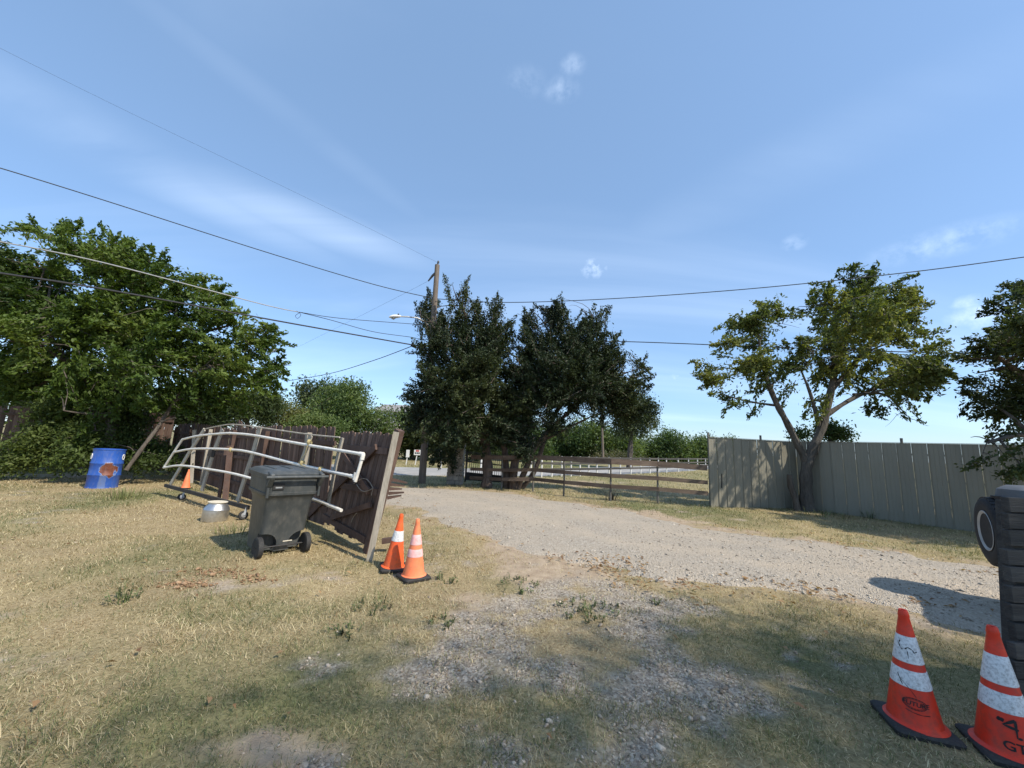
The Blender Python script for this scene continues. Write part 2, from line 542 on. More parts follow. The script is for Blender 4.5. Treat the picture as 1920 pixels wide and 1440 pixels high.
GREEN_SPOTS = spots([(560, 1290, 260, 110, .8), (700, 1140, 120, 40, .5), (60, 880, 150, 22, 1.0), (240, 935, 70, 22, .9), (1100, 1140, 40, 10, .5), (960, 1095, 40, 16, .6), (1000, 1330, 120, 60, .5),
                     (1500, 1230, 150, 60, .55), (1780, 1270, 120, 50, .6), (1250, 958, 200, 14, .7), (1550, 985, 160, 12, .5), (800, 905, 120, 8, .6), (480, 1150, 110, 30, .5), (1500, 1380, 130, 60, .6), (230, 1060, 50, 40, .45)])


def spot_mask(lst, x, y):
    m = np.zeros(x.shape)
    for cx, cy, rx, ry, k in lst:
        d = ((x - cx) / rx) ** 2 + ((y - cy) / ry) ** 2
        m = np.maximum(m, k * np.exp(-d * 0.75))
    return m


def masks(x, y):
    """gravel, green, bare, each 0..1"""
    n = fbm(x * 2.2, y * 2.2, 31, 5) - .5
    n2 = fbm(x * .5, y * .5, 41, 4) - .5
    n3 = fbm(x * 7, y * 7, 33, 3) - .5
    edge = np.zeros(x.shape)
    for px, py in DRIVE_POLY[::2]:
        if 3 < py < 16: edge = np.maximum(edge, np.exp(-((x - px) ** 2 + (y - py) ** 2) / .55))
    gr = smooth(.36, .78, spot_mask(GRAVEL_SPOTS, x, y) * .9 + n * 1.9 + n3 * .7)
    ba = smooth(.42, .85, spot_mask(BARE_SPOTS, x, y) + n * 1.3 + edge * .72 + n3 * .5)
    gn = np.clip(.16 + n2 * 1.1 + n * .7 + spot_mask(GREEN_SPOTS, x, y) * .75, 0, 1)
    field = smooth(15.5, 19, y) * (x > -3)
    gn = np.clip(gn + field * .38, 0, 1)
    verge = smooth(24, 28, y - np.maximum(x, -5) * .8) * (x < 8)
    gn = np.clip(gn + verge * .3, 0, 1)
    return gr, gn, ba


def axis(fine0, fine1, step, lo, hi, growth=1.16):
    a = list(np.arange(fine0, fine1 + 1e-6, step))
    s = step
    while a[-1] < hi: s *= growth; a.append(a[-1] + s)
    s = step; b = []
    c = fine0
    while c > lo: s *= growth; c -= s; b.append(c)
    return np.array(b[::-1] + a)


def ground_height(x, y):
    h = (fbm(x * .6, y * .6, 77, 3) - .5) * .05 + (fbm(x * 3, y * 3, 78, 3) - .5) * .03
    fade = smooth(900, 20, y) * smooth(200, 16, np.abs(x))
    return h * fade - drive_soft(x, y) * .02


def make_ground():
    xs = axis(-13, 13, .12, -1500, 1500); ys = axis(1.2, 16.5, .1, -120, 2500)
    X, Y = np.meshgrid(xs, ys)
    x, y = X.ravel(), Y.ravel()
    z = ground_height(x, y)
    nx, ny = len(xs), len(ys)
    idx = np.arange(nx * ny).reshape(ny, nx)
    Fc = np.stack([idx[:-1, :-1], idx[:-1, 1:], idx[1:, 1:], idx[1:, :-1]], -1).reshape(-1, 4)
    gr, gn, ba = masks(x, y)
    m, N, L, b = new_mat('dry_lawn_soil')
    at = N.new('ShaderNodeAttribute'); at.attribute_name = 'Col'
    sp = N.new('ShaderNodeSeparateColor'); L.new(at.outputs['Color'], sp.inputs[0])
    tc = N.new('ShaderNodeTexCoord'); v = tc.outputs['Object']
    fine = noise(N, L, v, 34, 6, .7)
    mid = noise(N, L, v, 6, 5, .6)
    big = noise(N, L, v, .5, 4, .6)
    straw = ramp(N, L, fine, [(.3, (.2, .15, .085)), (.5, (.33, .255, .145)), (.72, (.47, .385, .235))])
    green = ramp(N, L, fine, [(.3, (.095, .10, .045)), (.55, (.175, .18, .08)), (.75, (.27, .25, .12))])
    soil = ramp(N, L, mid, [(.3, (.29, .215, .145)), (.7, (.45, .355, .25))])
    vor = N.new('ShaderNodeTexVoronoi'); vor.inputs['Scale'].default_value = 55
    L.new(v, vor.inputs['Vector'])
    peb = ramp(N, L, vor.outputs['Color'], [(0.1, (.18, .145, .11)), (.5, (.32, .27, .21)), (.9, (.49, .43, .345))])
    c = mixc(N, L, sp.outputs['Green'], straw, green)
    drift = ramp(N, L, big, [(.35, (.88, .87, .86)), (.65, (1.1, 1.09, 1.05))])
    c = mixc(N, L, 1.0, c, drift, 'MULTIPLY')
    c = mixc(N, L, sp.outputs['Blue'], c, soil)
    c = mixc(N, L, sp.outputs['Red'], c, peb)
    L.new(c, b.inputs['Base Color'])
    b.inputs['Roughness'].default_value = .95
    b.inputs['Specular IOR Level'].default_value = .15
    bump(N, L, b, fine, .9, .02)
    o = np_mesh('ground', np.stack([x, y, z], -1), Fc, m, colors=np.stack([gr, gn, ba], -1), kind='structure')
    o.data.polygons.foreach_set('use_smooth', np.ones(len(Fc), bool))


make_ground()


def ribbon(name, A, B, nu, z, mat, crown=0.0, zs=None):
    V, Fc = [], []
    n = len(A)
    for i in range(n):
        for k in range(nu):
            t = k / (nu - 1)
            p = A[i].lerp(B[i], t)
            zz = z + crown * 4 * t * (1 - t) + (fbm(p.x * 1.7, p.y * 1.7, 55, 3) - .5) * .03 * min(1, 4 * t * (1 - t) * 2) - (0.05 if k in (0, nu - 1) else 0)
            V.append((p.x, p.y, float(zz)))
    idx = np.arange(n * nu).reshape(n, nu)
    Fc = np.stack([idx[:-1, :-1], idx[:-1, 1:], idx[1:, 1:], idx[1:, :-1]], -1).reshape(-1, 4)
    tt = np.tile(np.linspace(0, 1, nu), n)
    o = np_mesh(name, np.array(V), Fc, mat, kind='structure', colors=np.stack([tt, tt, tt], -1))
    o.data.polygons.foreach_set('use_smooth', np.ones(len(Fc), bool))
    return o


def gravel_mat():
    m, N, L, b = new_mat('crushed_limestone')
    tc = N.new('ShaderNodeTexCoord'); v = tc.outputs['Object']
    vor = N.new('ShaderNodeTexVoronoi'); vor.inputs['Scale'].default_value = 30; vor.inputs['Randomness'].default_value = 1
    L.new(v, vor.inputs['Vector'])
    v2 = N.new('ShaderNodeTexVoronoi'); v2.inputs['Scale'].default_value = 75
    L.new(v, v2.inputs['Vector'])
    c1 = ramp(N, L, vor.outputs['Color'], [(.05, (.24, .20, .155)), (.45, (.40, .345, .275)), (.95, (.58, .52, .435))])
    c2 = ramp(N, L, v2.outputs['Color'], [(.1, (.27, .23, .18)), (.9, (.53, .47, .385))])
    c = mixc(N, L, .5, c1, c2)
    dust = noise(N, L, v, .9, 5, .6, (1, 1, 1))
    f = ramp(N, L, dust, [(.38, (.05, .05, .05)), (.64, (.7, .7, .7))])
    fine = noise(N, L, v, 40, 5, .7)
    sand = ramp(N, L, fine, [(.3, (.40, .33, .245)), (.7, (.56, .475, .37))])
    c = mixc(N, L, f, c, sand)
    at = N.new('ShaderNodeAttribute'); at.attribute_name = 'Col'          # across the drive: two packed wheel tracks
    wig = N.new('ShaderNodeMath'); wig.operation = 'MULTIPLY_ADD'; wig.inputs[1].default_value = .16
    L.new(noise(N, L, v, .35, 3), wig.inputs[0]); L.new(at.outputs['Fac'], wig.inputs[2])
    tr = ramp(N, L, wig.outputs[0], [(.26, (0, 0, 0)), (.36, (1, 1, 1)), (.46, (.1, .1, .1)), (.60, (.05, .05, .05)), (.70, (1, 1, 1)), (.80, (0, 0, 0))])
    brk = ramp(N, L, noise(N, L, v, 2.2, 5, .65), [(.35, (.1, .1, .1)), (.65, (.75, .75, .75))])
    c = mixc(N, L, mixc(N, L, 1.0, tr, brk, 'MULTIPLY'), c, mixc(N, L, 1.0, sand, (1.08, 1.07, 1.06), 'MULTIPLY'))
    L.new(c, b.inputs['Base Color'])
    b.inputs['Roughness'].default_value = .95
    b.inputs['Specular IOR Level'].default_value = .2
    h = mixc(N, L, .5, vor.outputs['Distance'], v2.outputs['Distance'])
    bump(N, L, b, h, 1.0, .03)
    return m


M['gravel'] = gravel_mat()
drive = ribbon('driveway', far_e, near_e, 26, .012, M['gravel'], .03)
from mathutils.bvhtree import BVHTree
BVH_DRIVE = BVHTree.FromPolygons([v.co[:] for v in drive.data.vertices], [tuple(p.vertices) for p in drive.data.polygons])


def road_mat():
    m, N, L, b = new_mat('sun_bleached_asphalt')
    tc = N.new('ShaderNodeTexCoord'); v = tc.outputs['Object']
    c = ramp(N, L, noise(N, L, v, 1.2, 6, .65), [(.3, (.25, .24, .225)), (.7, (.36, .345, .32))])
    L.new(c, b.inputs['Base Color']); b.inputs['Roughness'].default_value = .9
    bump(N, L, b, noise(N, L, v, 60, 3), .4, .01)
    return m


rc = resample(ROAD_C, 90)
ra, rb = [], []
for i, p in enumerate(rc):
    d = (rc[min(i + 1, 89)] - rc[max(i - 1, 0)]).normalized()
    s = Vector((-d.y, d.x, 0))
    ra.append(p + s * 3.0); rb.append(p - s * 3.0)
ribbon('road', ra, rb, 6, .03, road_mat(), .06)


# ------------------------------------------------------------------ stuff on the ground: grass blades, loose stones, fallen leaves
def scatter(bands):
    """bands: (y0, y1, per m2) inside the widening view; a bit past the frame on both sides"""
    xs, ys = [], []
    for y0, y1, dens in bands:
        w = 1.42 * y1 + .6
        n = int(2 * w * (y1 - y0) * dens)
        x = rng.uniform(-w, w, n); y = rng.uniform(y0, y1, n)
        k = np.abs(x) < 1.42 * y + .6
        xs.append(x[k]); ys.append(y[k])
    return np.concatenate(xs), np.concatenate(ys)


def near_road(x, y):
    r = np.zeros(x.shape, bool)
    pts = np.array([(p.x, p.y) for p in rc])
    for i in range(len(pts)):
        if pts[i][1] < 80: r |= ((x - pts[i][0]) ** 2 + (y - pts[i][1]) ** 2) < 3.1 ** 2
    return r


def make_grass():
    x, y = scatter([(1.75, 3.0, 5900), (3.0, 4.5, 3900), (4.5, 6.5, 2200), (6.5, 9, 1100), (9, 13, 520), (13, 19, 180), (19, 34, 45)])
    gr, gn, ba = masks(x, y)
    dr = drive_soft(x, y)
    tufty = fbm(x * 5, y * 5, 91, 3)
    p = (1 - gr * .80 * (.45 + .55 * smooth(.62, .38, tufty))) * (1 - ba * .8) * np.where(dr > .5, np.where(dr < .99, .5, .02) * smooth(.45, .6, fbm(x * 1.6, y * 1.6, 19, 3)), 1 - dr * 1.2) * (.45 + .9 * smooth(.3, .62, tufty))
    keep = rng.random(len(x)) < p
    keep &= ~near_road(x, y)
    x, y, gn = x[keep], y[keep], gn[keep]
    n = len(x)
    far = np.maximum(y / 3.2, 1)
    tall = 1 + .9 * smooth(.55, .8, fbm(x * 1.1, y * 1.1, 61, 3)) + (y > 13) * .5
    isgreen = rng.random(n) < np.clip(gn * 1.1 - .06, 0, .88)
    Ln = rng.uniform(.02, .056, n) * tall * np.where(isgreen, 1.1, 1.0) * far ** .3
    W = rng.uniform(.0022, .0042, n) * far ** .85
    az = rng.uniform(0, 2 * np.pi, n)
    tilt = np.where(isgreen, rng.uniform(.2, 1.2, n), rng.uniform(.55, 1.5, n))
    d0 = np.stack([np.cos(az) * np.sin(tilt), np.sin(az) * np.sin(tilt), np.cos(tilt)], -1)
    bend = tilt + rng.uniform(.1, .7, n)
    bend = np.minimum(bend, 1.62)
    d1 = np.stack([np.cos(az) * np.sin(bend), np.sin(az) * np.sin(bend), np.cos(bend)], -1)
    tw = az + np.pi / 2 + rng.uniform(-.7, .7, n)
    s = np.stack([np.cos(tw), np.sin(tw), np.zeros(n)], -1)
    base = np.stack([x, y, ground_height(x, y) - .004], -1)
    mid = base + d0 * (Ln * .55)[:, None]
    tip = mid + d1 * (Ln * .5)[:, None]
    w = W[:, None] * .5
    V = np.stack([base - s * w, base + s * w, mid + s * w * .8, mid - s * w * .8, tip], 1)
    V = V.reshape(-1, 3)
    i = np.arange(n)[:, None] * 5
    Fc = np.concatenate([i + np.array([[0, 1, 2]]), i + np.array([[0, 2, 3]]), i + np.array([[3, 2, 4]])], 0)
    t = rng.random(n)[:, None]
    dry = np.array([.33, .255, .14]) * (1 - t) + np.array([.64, .545, .345]) * t
    patch = fbm(x * .8, y * .8, 67, 3)[:, None]
    dry = dry * (.72 + .5 * patch)
    brown = np.array([.25, .16, .08])
    dry = np.where((rng.random(n) < .13)[:, None], brown, dry)
    grn = np.array([.075, .095, .035]) * (1 - t) + np.array([.215, .225, .10]) * t
    c = np.where(isgreen[:, None], grn, dry) * rng.uniform(.8, 1.15, n)[:, None]
    o = np_mesh('grass', V, Fc, M['grass'], colors=np.repeat(c, 5, 0))
    tag(o, 'short sun-dried lawn grass, straw coloured with green patches', 'grass', kind='stuff')


make_grass()

ICO_V = None


def stone_shape():
    bm = bmesh.new()
    bmesh.ops.create_icosphere(bm, subdivisions=1, radius=1)
    v = np.array([p.co[:] for p in bm.verts]); f = np.array([[q.index for q in p.verts] for p in bm.faces])
    bm.free()
    return v, f


def loose_stones(name, x, y, z, size, cols, mat, label, cat):
    v0, f0 = stone_shape()
    if len(x) > 8000:
        v0 = np.array([(1, 0, 0), (-1, 0, 0), (0, 1, 0), (0, -1, 0), (0, 0, 1), (0, 0, -1)], float)
        f0 = np.array([(0, 2, 4), (2, 1, 4), (1, 3, 4), (3, 0, 4), (2, 0, 5), (1, 2, 5), (3, 1, 5), (0, 3, 5)])
    n = len(x)
    k = len(v0)
    V = np.repeat(v0[None], n, 0) * rng.uniform(.65, 1.25, (n, k, 1))
    V = V * np.stack([rng.uniform(.7, 1.3, n), rng.uniform(.55, 1.0, n), rng.uniform(.35, .7, n)], -1)[:, None, :]
    a = rng.uniform(0, 6.283, n); ca, sa = np.cos(a)[:, None], np.sin(a)[:, None]
    X = V[..., 0] * ca - V[..., 1] * sa; Y = V[..., 0] * sa + V[..., 1] * ca
    tl = rng.uniform(-.5, .5, n)[:, None]
    Z = V[..., 2] + X * tl
    V = np.stack([X, Y, Z], -1) * size[:, None, None] + np.stack([x, y, z], -1)[:, None, :]
    Fc = (np.arange(n)[:, None, None] * k + f0[None]).reshape(-1, 3)
    o = np_mesh(name, V.reshape(-1, 3), Fc, mat, colors=np.repeat(cols, k, 0))
    tag(o, label, cat, kind='stuff')


def stone_mat():
    m, N, L, b = new_mat('loose_stone')
    at = N.new('ShaderNodeAttribute'); at.attribute_name = 'Col'
    tc = N.new('ShaderNodeTexCoord')
    c = mixc(N, L, 1.0, at.outputs['Color'], ramp(N, L, noise(N, L, tc.outputs['Object'], 90, 4), [(.3, (.75, .75, .75)), (.7, (1.15, 1.15, 1.15))]), 'MULTIPLY')
    L.new(c, b.inputs['Base Color']); b.inputs['Roughness'].default_value = .9
    b.inputs['Specular IOR Level'].default_value = .25
    return m


M['loose'] = stone_mat()


def stone_cols(n, lo, hi):
    t = rng.random(n)[:, None] ** 1.3
    c = np.array(lo) * (1 - t) + np.array(hi) * t
    return c * rng.uniform(.85, 1.1, (n, 1))


def make_stones():
    x, y = scatter([(1.8, 3, 2600), (3, 4.4, 1500), (4.4, 6.5, 500)])
    gr, gn, ba = masks(x, y)
    keep = rng.random(len(x)) < np.clip(gr ** 1.3 + ba * .05 + .006, 0, 1) * .9
    keep &= drive_soft(x, y) < .3
    x, y = x[keep], y[keep]
    n = len(x)
    s = rng.lognormal(math.log(.0055), .6, n).clip(.003, .03)
    loose_stones('gravel_patch_stones', x, y, ground_height(x, y) + s * .2, s, stone_cols(n, (.235, .182, .13), (.56, .465, .355)), M['loose'],
                 'loose grey gravel scattered through the thin foreground grass', 'gravel')
    x, y = scatter([(4, 6, 420), (6, 9, 260), (9, 14, 110)])
    keep = (drive_soft(x, y) > .35) & (rng.random(len(x)) < .35 + .9 * smooth(.4, .6, fbm(x * .9, y * .9, 12, 3)))
    x, y = x[keep], y[keep]
    n = len(x)
    s = rng.lognormal(math.log(.0095), .5, n).clip(.005, .04)
    zz = np.array([BVH_DRIVE.ray_cast(Vector((a, b, 2)), Vector((0, 0, -1)))[0] or Vector((0, 0, 0)) for a, b in zip(x, y)])[:, 2] + s * .12
    loose_stones('driveway_stones', x, y, zz, s, stone_cols(n, (.24, .205, .16), (.58, .52, .43)), M['loose'],
                 'pale crushed stones loose on the gravel driveway', 'gravel')


make_stones()


def make_litter():
    """dry fallen leaves gathered along the driveway edges"""
    x, y = scatter([(1.8, 3.6, 60), (3.6, 6.5, 110), (6.5, 14, 26)])
    near = np.zeros(len(x))
    pts = np.array([(p.x, p.y, .45) for p in near_e[::4]] + [(p.x, p.y, .55) for p in far_e[::4]])
    for px, py, w in pts:
        near = np.maximum(near, np.exp(-(((x - px) ** 2 + (y - py) ** 2) / w ** 2)))
    clus = smooth(.42, .68, fbm(x * 1.3, y * 1.3, 23, 3))
    keep = rng.random(len(x)) < near * clus * (.35 + .65 * (x > 1.2)) * 2.0 + .02
    x, y = x[keep], y[keep]; n = len(x)
    az = rng.uniform(0, 6.283, n); l = rng.uniform(.018, .045, n); w = l * rng.uniform(.35, .6, n)
    d = np.stack([np.cos(az), np.sin(az), rng.uniform(-.4, .5, n)], -1); s = np.stack([-np.sin(az), np.cos(az), rng.uniform(-.5, .5, n)], -1)
    b = np.stack([x, y, np.maximum(ground_height(x, y), 0) + .036], -1)
    V = np.stack([b - d * l[:, None], b - s * w[:, None] + [0, 0, .012], b + d * l[:, None], b + s * w[:, None] + [0, 0, .012]], 1).reshape(-1, 3)
    i = np.arange(n)[:, None] * 4
    Fc = np.concatenate([i + np.array([[0, 1, 2]]), i + np.array([[0, 2, 3]])], 0)
    t = rng.random(n)[:, None]
    c = np.array([.16, .085, .045]) * (1 - t) + np.array([.42, .27, .14]) * t
    o = np_mesh('fallen_leaves', V, Fc, M['grass'], colors=np.repeat(c, 4, 0))
    tag(o, 'brown fallen leaves drifted along the driveway edges', 'leaves', kind='stuff')


make_litter()


def make_clods():
    """reddish soil turned up in two small heaps in the left lawn"""
    xs, ys = [], []
    for u, v, ru, rv, n in ((350, 1100, 34, 8, 150), (410, 1076, 60, 9, 190), (480, 1088, 30, 6, 60)):
        c = G(u, v); sx = ru * c.y / F; sy = (G(u, v - rv).y - G(u, v + rv).y) / 2
        xs.append(rng.normal(c.x, sx * .6, n)); ys.append(rng.normal(c.y, sy * .6, n))
    x, y = np.concatenate(xs), np.concatenate(ys)
    n = len(x)
    s = rng.lognormal(math.log(.012), .5, n).clip(.005, .035)
    loose_stones('soil_clods', x, y, ground_height(x, y) + s * .5, s, stone_cols(n, (.20, .115, .06), (.38, .25, .15)), M['loose'], 'crumbled reddish soil heaped in the lawn left of bin', 'soil')


make_clods()

# ------------------------------------------------------------------ trees
def leaf_cloud(centers, per, spread, size, aspect, pal, tone=None, up_bias=.5, axis_dir=None, stretch=1.0, r=None):
    """leaves in clumps: centers (n,3); returns verts, faces, colours"""
    r = r or rng
    n = len(centers)
    C = np.repeat(centers, per, 0)
    m = len(C)
    off = r.normal(0, 1, (m, 3)) * (spread if np.isscalar(spread) else np.repeat(spread, per)[:, None])
    if axis_dir is not None:
        A = np.repeat(axis_dir, per, 0)
        along = r.uniform(-1, 1, m)[:, None] * stretch * (spread if np.isscalar(spread) else np.repeat(spread, per)[:, None]) * 2
        off = off * .55 + A * along
    pos = C + off
    d = r.normal(0, 1, (m, 3)); d[:, 2] -= .25
    if axis_dir is not None: d = d * .6 + np.repeat(axis_dir, per, 0)
    d /= np.linalg.norm(d, axis=1)[:, None]
    nrm = r.normal(0, 1, (m, 3)); nrm[:, 2] += up_bias * 2
    s = np.cross(d, nrm); s /= (np.linalg.norm(s, axis=1)[:, None] + 1e-9)
    nn = np.cross(s, d)
    l = size * r.uniform(.65, 1.3, m)[:, None]; w = l * aspect
    V = np.stack([pos - d * l * .5, pos + s * w * .5 - d * l * .05, pos + d * l * .5 - nn * l * .12, pos - s * w * .5 - d * l * .05], 1)
    i = np.arange(m)[:, None] * 4
    Fc = np.concatenate([i + np.array([[0, 1, 2]]), i + np.array([[0, 2, 3]])], 0)
    pal = np.array(pal)
    tcl = np.repeat(np.clip((tone if tone is not None else r.random(n)), 0, 1), per)
    t = np.clip(tcl * .75 + r.random(m) * .35 - .05, 0, .999) * (len(pal) - 1)
    k = t.astype(int); fr = (t - k)[:, None]
    c = pal[k] * (1 - fr) + pal[k + 1] * fr
    c = c * r.uniform(.8, 1.2, m)[:, None]
    return V.reshape(-1, 3), Fc, np.repeat(c, 4, 0)


def in_blobs(blobs, n, r, gap=.0, shell=2.0, gscale=.9):
    """points spread through ellipsoids; thinned by a 3D wobble so that the crown has holes"""
    cc = np.array([b[0][:] for b in blobs], float)
    rr_ = np.array([b[1] for b in blobs], float)
    dens = np.array([b[2] if len(b) > 2 else 1.0 for b in blobs])
    w = rr_.prod(1) * dens
    w /= w.sum()
    out = []
    need = n
    while need > 0:
        k = r.choice(len(blobs), need * 3, p=w)
        d = r.normal(0, 1, (len(k), 3)); d /= np.linalg.norm(d, axis=1)[:, None]
        rr = r.random(len(k)) ** (1 / (3 * shell / 2))
        lump = 1 + .22 * (vnoise(d[:, 0] * 3 + k * 7, d[:, 2] * 3 + d[:, 1] * 2, 5) - .5) * 2
        p = cc[k] + d * rr_[k] * (rr * lump)[:, None]
        cnt = np.zeros(len(p))                       # overlapping blobs share the foliage instead of stacking it
        for b in range(len(blobs)):
            if dens[b] > 1: continue
            cnt += (((p - cc[b]) / rr_[b]) ** 2).sum(1) < 1
        ok = (r.random(len(p)) < 1 / np.maximum(cnt, 1)) | (dens[k] > 1)
        if gap:
            g = vnoise(p[:, 0] / gscale + p[:, 1] * .37, p[:, 2] / gscale + p[:, 1] * .61, 13)
            ok &= g > gap
        ok &= p[:, 2] > .15
        p = p[ok]
        out.append(p[:need]); need -= len(p[:need])
    return np.concatenate(out)


def branch_path(a, b, r, wob=.12, lift=.15, n=6):
    a, b = Vector(a), Vector(b)
    L = (b - a).length
    pts = []
    o = Vector(r.normal(0, wob * L, 3)); o2 = Vector(r.normal(0, wob * .5 * L, 3))
    for i in range(n):
        t = i / (n - 1)
        p = a.lerp(b, t) + Vector((0, 0, lift * L * math.sin(math.pi * t))) * .6 + o * (math.sin(math.pi * t) * .5) + o2 * math.sin(2 * math.pi * t) * .5
        pts.append(p)
    return pts


def px_blobs(lst, d0):
    out = []
    for b in lst:
        u, v, ru, rv = b[:4]
        d = b[4] if len(b) > 4 else d0
        c = P(u, v, d)
        sx = d / F
        rd = b[5] if len(b) > 5 else (ru + rv) / 2 * sx
        out.append((c, (ru * sx * (1 / (1 + .25 * ((u - 960) / F) ** 2)), rd, rv * sx)))
    return out


def lumps(blobs, r, k=5, f=.34, spiky=False):
    """smaller knobs on every blob so that the outline is uneven"""
    out = [(c, tuple(x * .93 for x in rad)) for c, rad in blobs]
    for c, rad in blobs:
        for i in range(k):
            d = r.normal(0, 1, 3); d /= np.linalg.norm(d)
            q = f * r.uniform(.6, 1.25)
            if spiky:
                d[2] = abs(d[2]) * 1.2 - .15
                w_, h_ = r.uniform(.07, .13), r.uniform(.4, .8)
                out.append((Vector(c) + Vector(d * np.array(rad) * r.uniform(.7, .98)) + Vector((0, 0, h_ * .35)), (w_, w_, h_), 5.0))
                continue
            out.append((Vector(c) + Vector(d * np.array(rad) * r.uniform(.75, 1.05)), tuple(x * q for x in rad), 1.3))
    return out


def make_tree(name, label, base, trunk_paths, blobs, clumps, per, spread, size, pal, bark, aspect=.45, mat='leaf', gap=.0, shell=1.6,
              group=None, seed=1, twigs=0.15, upward=False, cat='tree', tone_dir=None, limb_r=.06, gscale=.9, thin_trunk=8, knobs=7, stretch=1.0, plumes=None):
    r = np.random.default_rng(seed)
    t = thing(name, label, cat, base, group=group)
    mb = MB()
    nodes = []
    for pts, rad in trunk_paths:
        pts = [Vector(p) for p in pts]
        fine, fr = [], []
        for i in range(len(pts) - 1):
            for k in range(5):
                s = k / 5
                p0, p1, p2, p3 = pts[max(i - 1, 0)], pts[i], pts[i + 1], pts[min(i + 2, len(pts) - 1)]
                q = 0.5 * ((2 * p1) + (p2 - p0) * s + (2 * p0 - 5 * p1 + 4 * p2 - p3) * s * s + (3 * p1 - p0 - 3 * p2 + p3) * s ** 3)
                fine.append(q); fr.append(rad[i] * (1 - s) + rad[i + 1] * s)
        fine.append(pts[-1]); fr.append(rad[-1])
        fr = [x * (1 + .1 * math.sin(i * 1.7 + len(nodes))) for i, x in enumerate(fr)]
        mb.tube(fine, fr, thin_trunk)
        h0 = len(fine) // 3
        nodes += [(p, q) for p, q in zip(fine[h0:], fr[h0:])]
    limb_nodes = []
    for c, rad in blobs:
        cand = sorted(nodes, key=lambda q: (q[0] - Vector(c)).length + max(0, q[0].z - c.z) * .8)[:3]
        p, pr = cand[int(r.integers(0, len(cand)))]
        if (p - Vector(c)).length < .1: continue
        path = branch_path(p, c, r)
        r0 = min(pr * .7, limb_r)
        mb.tube(path, [r0 * (1 - .75 * i / 5) for i in range(6)], 6, caps=False)
        limb_nodes += path[2:]
    if plumes:
        # foliage sits along leafy shoots: each shoot runs outwards (and up) and tapers to its tip
        npl, nper, l0, l1, rise, droop = plumes
        B = in_blobs([(c, tuple(x * .93 for x in rad)) for c, rad in blobs], npl, r, gap, shell, gscale)
        ctr = np.average(np.array([c[:] for c, _ in blobs]), axis=0, weights=[rad[0] * rad[1] * rad[2] for _, rad in blobs])
        o_ = B - ctr; o_ /= (np.linalg.norm(o_, axis=1)[:, None] + 1e-6)
        D = o_ * .8 + r.normal(0, .42, B.shape); D[:, 2] += rise
        D /= np.linalg.norm(D, axis=1)[:, None]
        Ls = r.uniform(l0, l1, npl)
        B = B - D * (Ls * .6)[:, None]
        tt = np.tile(np.linspace(.12, 1, nper), npl)
        Dk = np.repeat(D, nper, 0); Lk = np.repeat(Ls, nper)
        C = np.repeat(B, nper, 0) + Dk * (Lk * tt)[:, None]
        C[:, 2] += -droop * Lk * tt ** 2
        spread = spread * (1.15 - .8 * tt)
        for i in range(npl):
            a = Vector(B[i]); d_ = Vector(D[i]) * float(Ls[i])
            mb.tube([a, a + d_ * .5 - Vector((0, 0, droop * Ls[i] * .25)), a + d_ - Vector((0, 0, droop * Ls[i]))], [.013, .008, .003], 3, caps=False)
        keep = C[:, 2] > .12
        C, spread, Dk, tt = C[keep], spread[keep], Dk[keep], tt[keep]
    else:
        C = in_blobs(lumps(blobs, r, knobs, spiky=upward), clumps, r, gap, shell, gscale)
    LN = np.array([p[:] for p in limb_nodes] + [q[0][:] for q in nodes])
    sel = r.choice(len(C), int(len(C) * twigs * (.3 if plumes else 1)), replace=False)
    for i in sel:
        dd = ((LN - C[i]) ** 2).sum(1)
        j = int(np.argmin(dd))
        if dd[j] > 9: continue
        a = Vector(LN[j]); b = Vector(C[i])
        m_ = a.lerp(b, .5) + Vector(r.normal(0, .08, 3)) * (b - a).length + Vector((0, 0, .05))
        mb.tube([a, m_, b], [.016, .01, .004], 3, caps=False)
    mb.build('trunk', bark, t, True)
    axis_dir = None
    if plumes:
        axis_dir = Dk + r.normal(0, .35, Dk.shape)
        axis_dir /= np.linalg.norm(axis_dir, axis=1)[:, None]
    elif upward:
        cen = np.array(base); o = C - cen; o[:, 2] = 0
        o /= (np.linalg.norm(o, axis=1)[:, None] + 1e-6)
        axis_dir = o * .75 + np.array([0, 0, .75]) + r.normal(0, .3, o.shape)
        axis_dir /= np.linalg.norm(axis_dir, axis=1)[:, None]
    tone = np.clip(.5 + (vnoise(C[:, 0] * .9, C[:, 2] * .9 + C[:, 1] * .3, seed) - .5) * 1.3, 0, 1)
    V, Fc, col = leaf_cloud(C, per, spread, size, aspect, pal, tone, axis_dir=axis_dir, stretch=stretch, r=r)
    np_mesh('crown', V, Fc, M[mat], t, col)
    return t


ELM = [(.034, .06, .013), (.062, .10, .018), (.10, .15, .03), (.165, .205, .05)]
ELM_DRY = [(.05, .072, .024), (.09, .118, .036), (.15, .175, .048), (.26, .25, .07)]
CEDAR = [(.013, .022, .012), (.023, .036, .018), (.038, .054, .022), (.068, .082, .028)]
FAR_G = [(.042, .07, .025), (.07, .11, .036), (.11, .155, .05), (.155, .195, .062)]

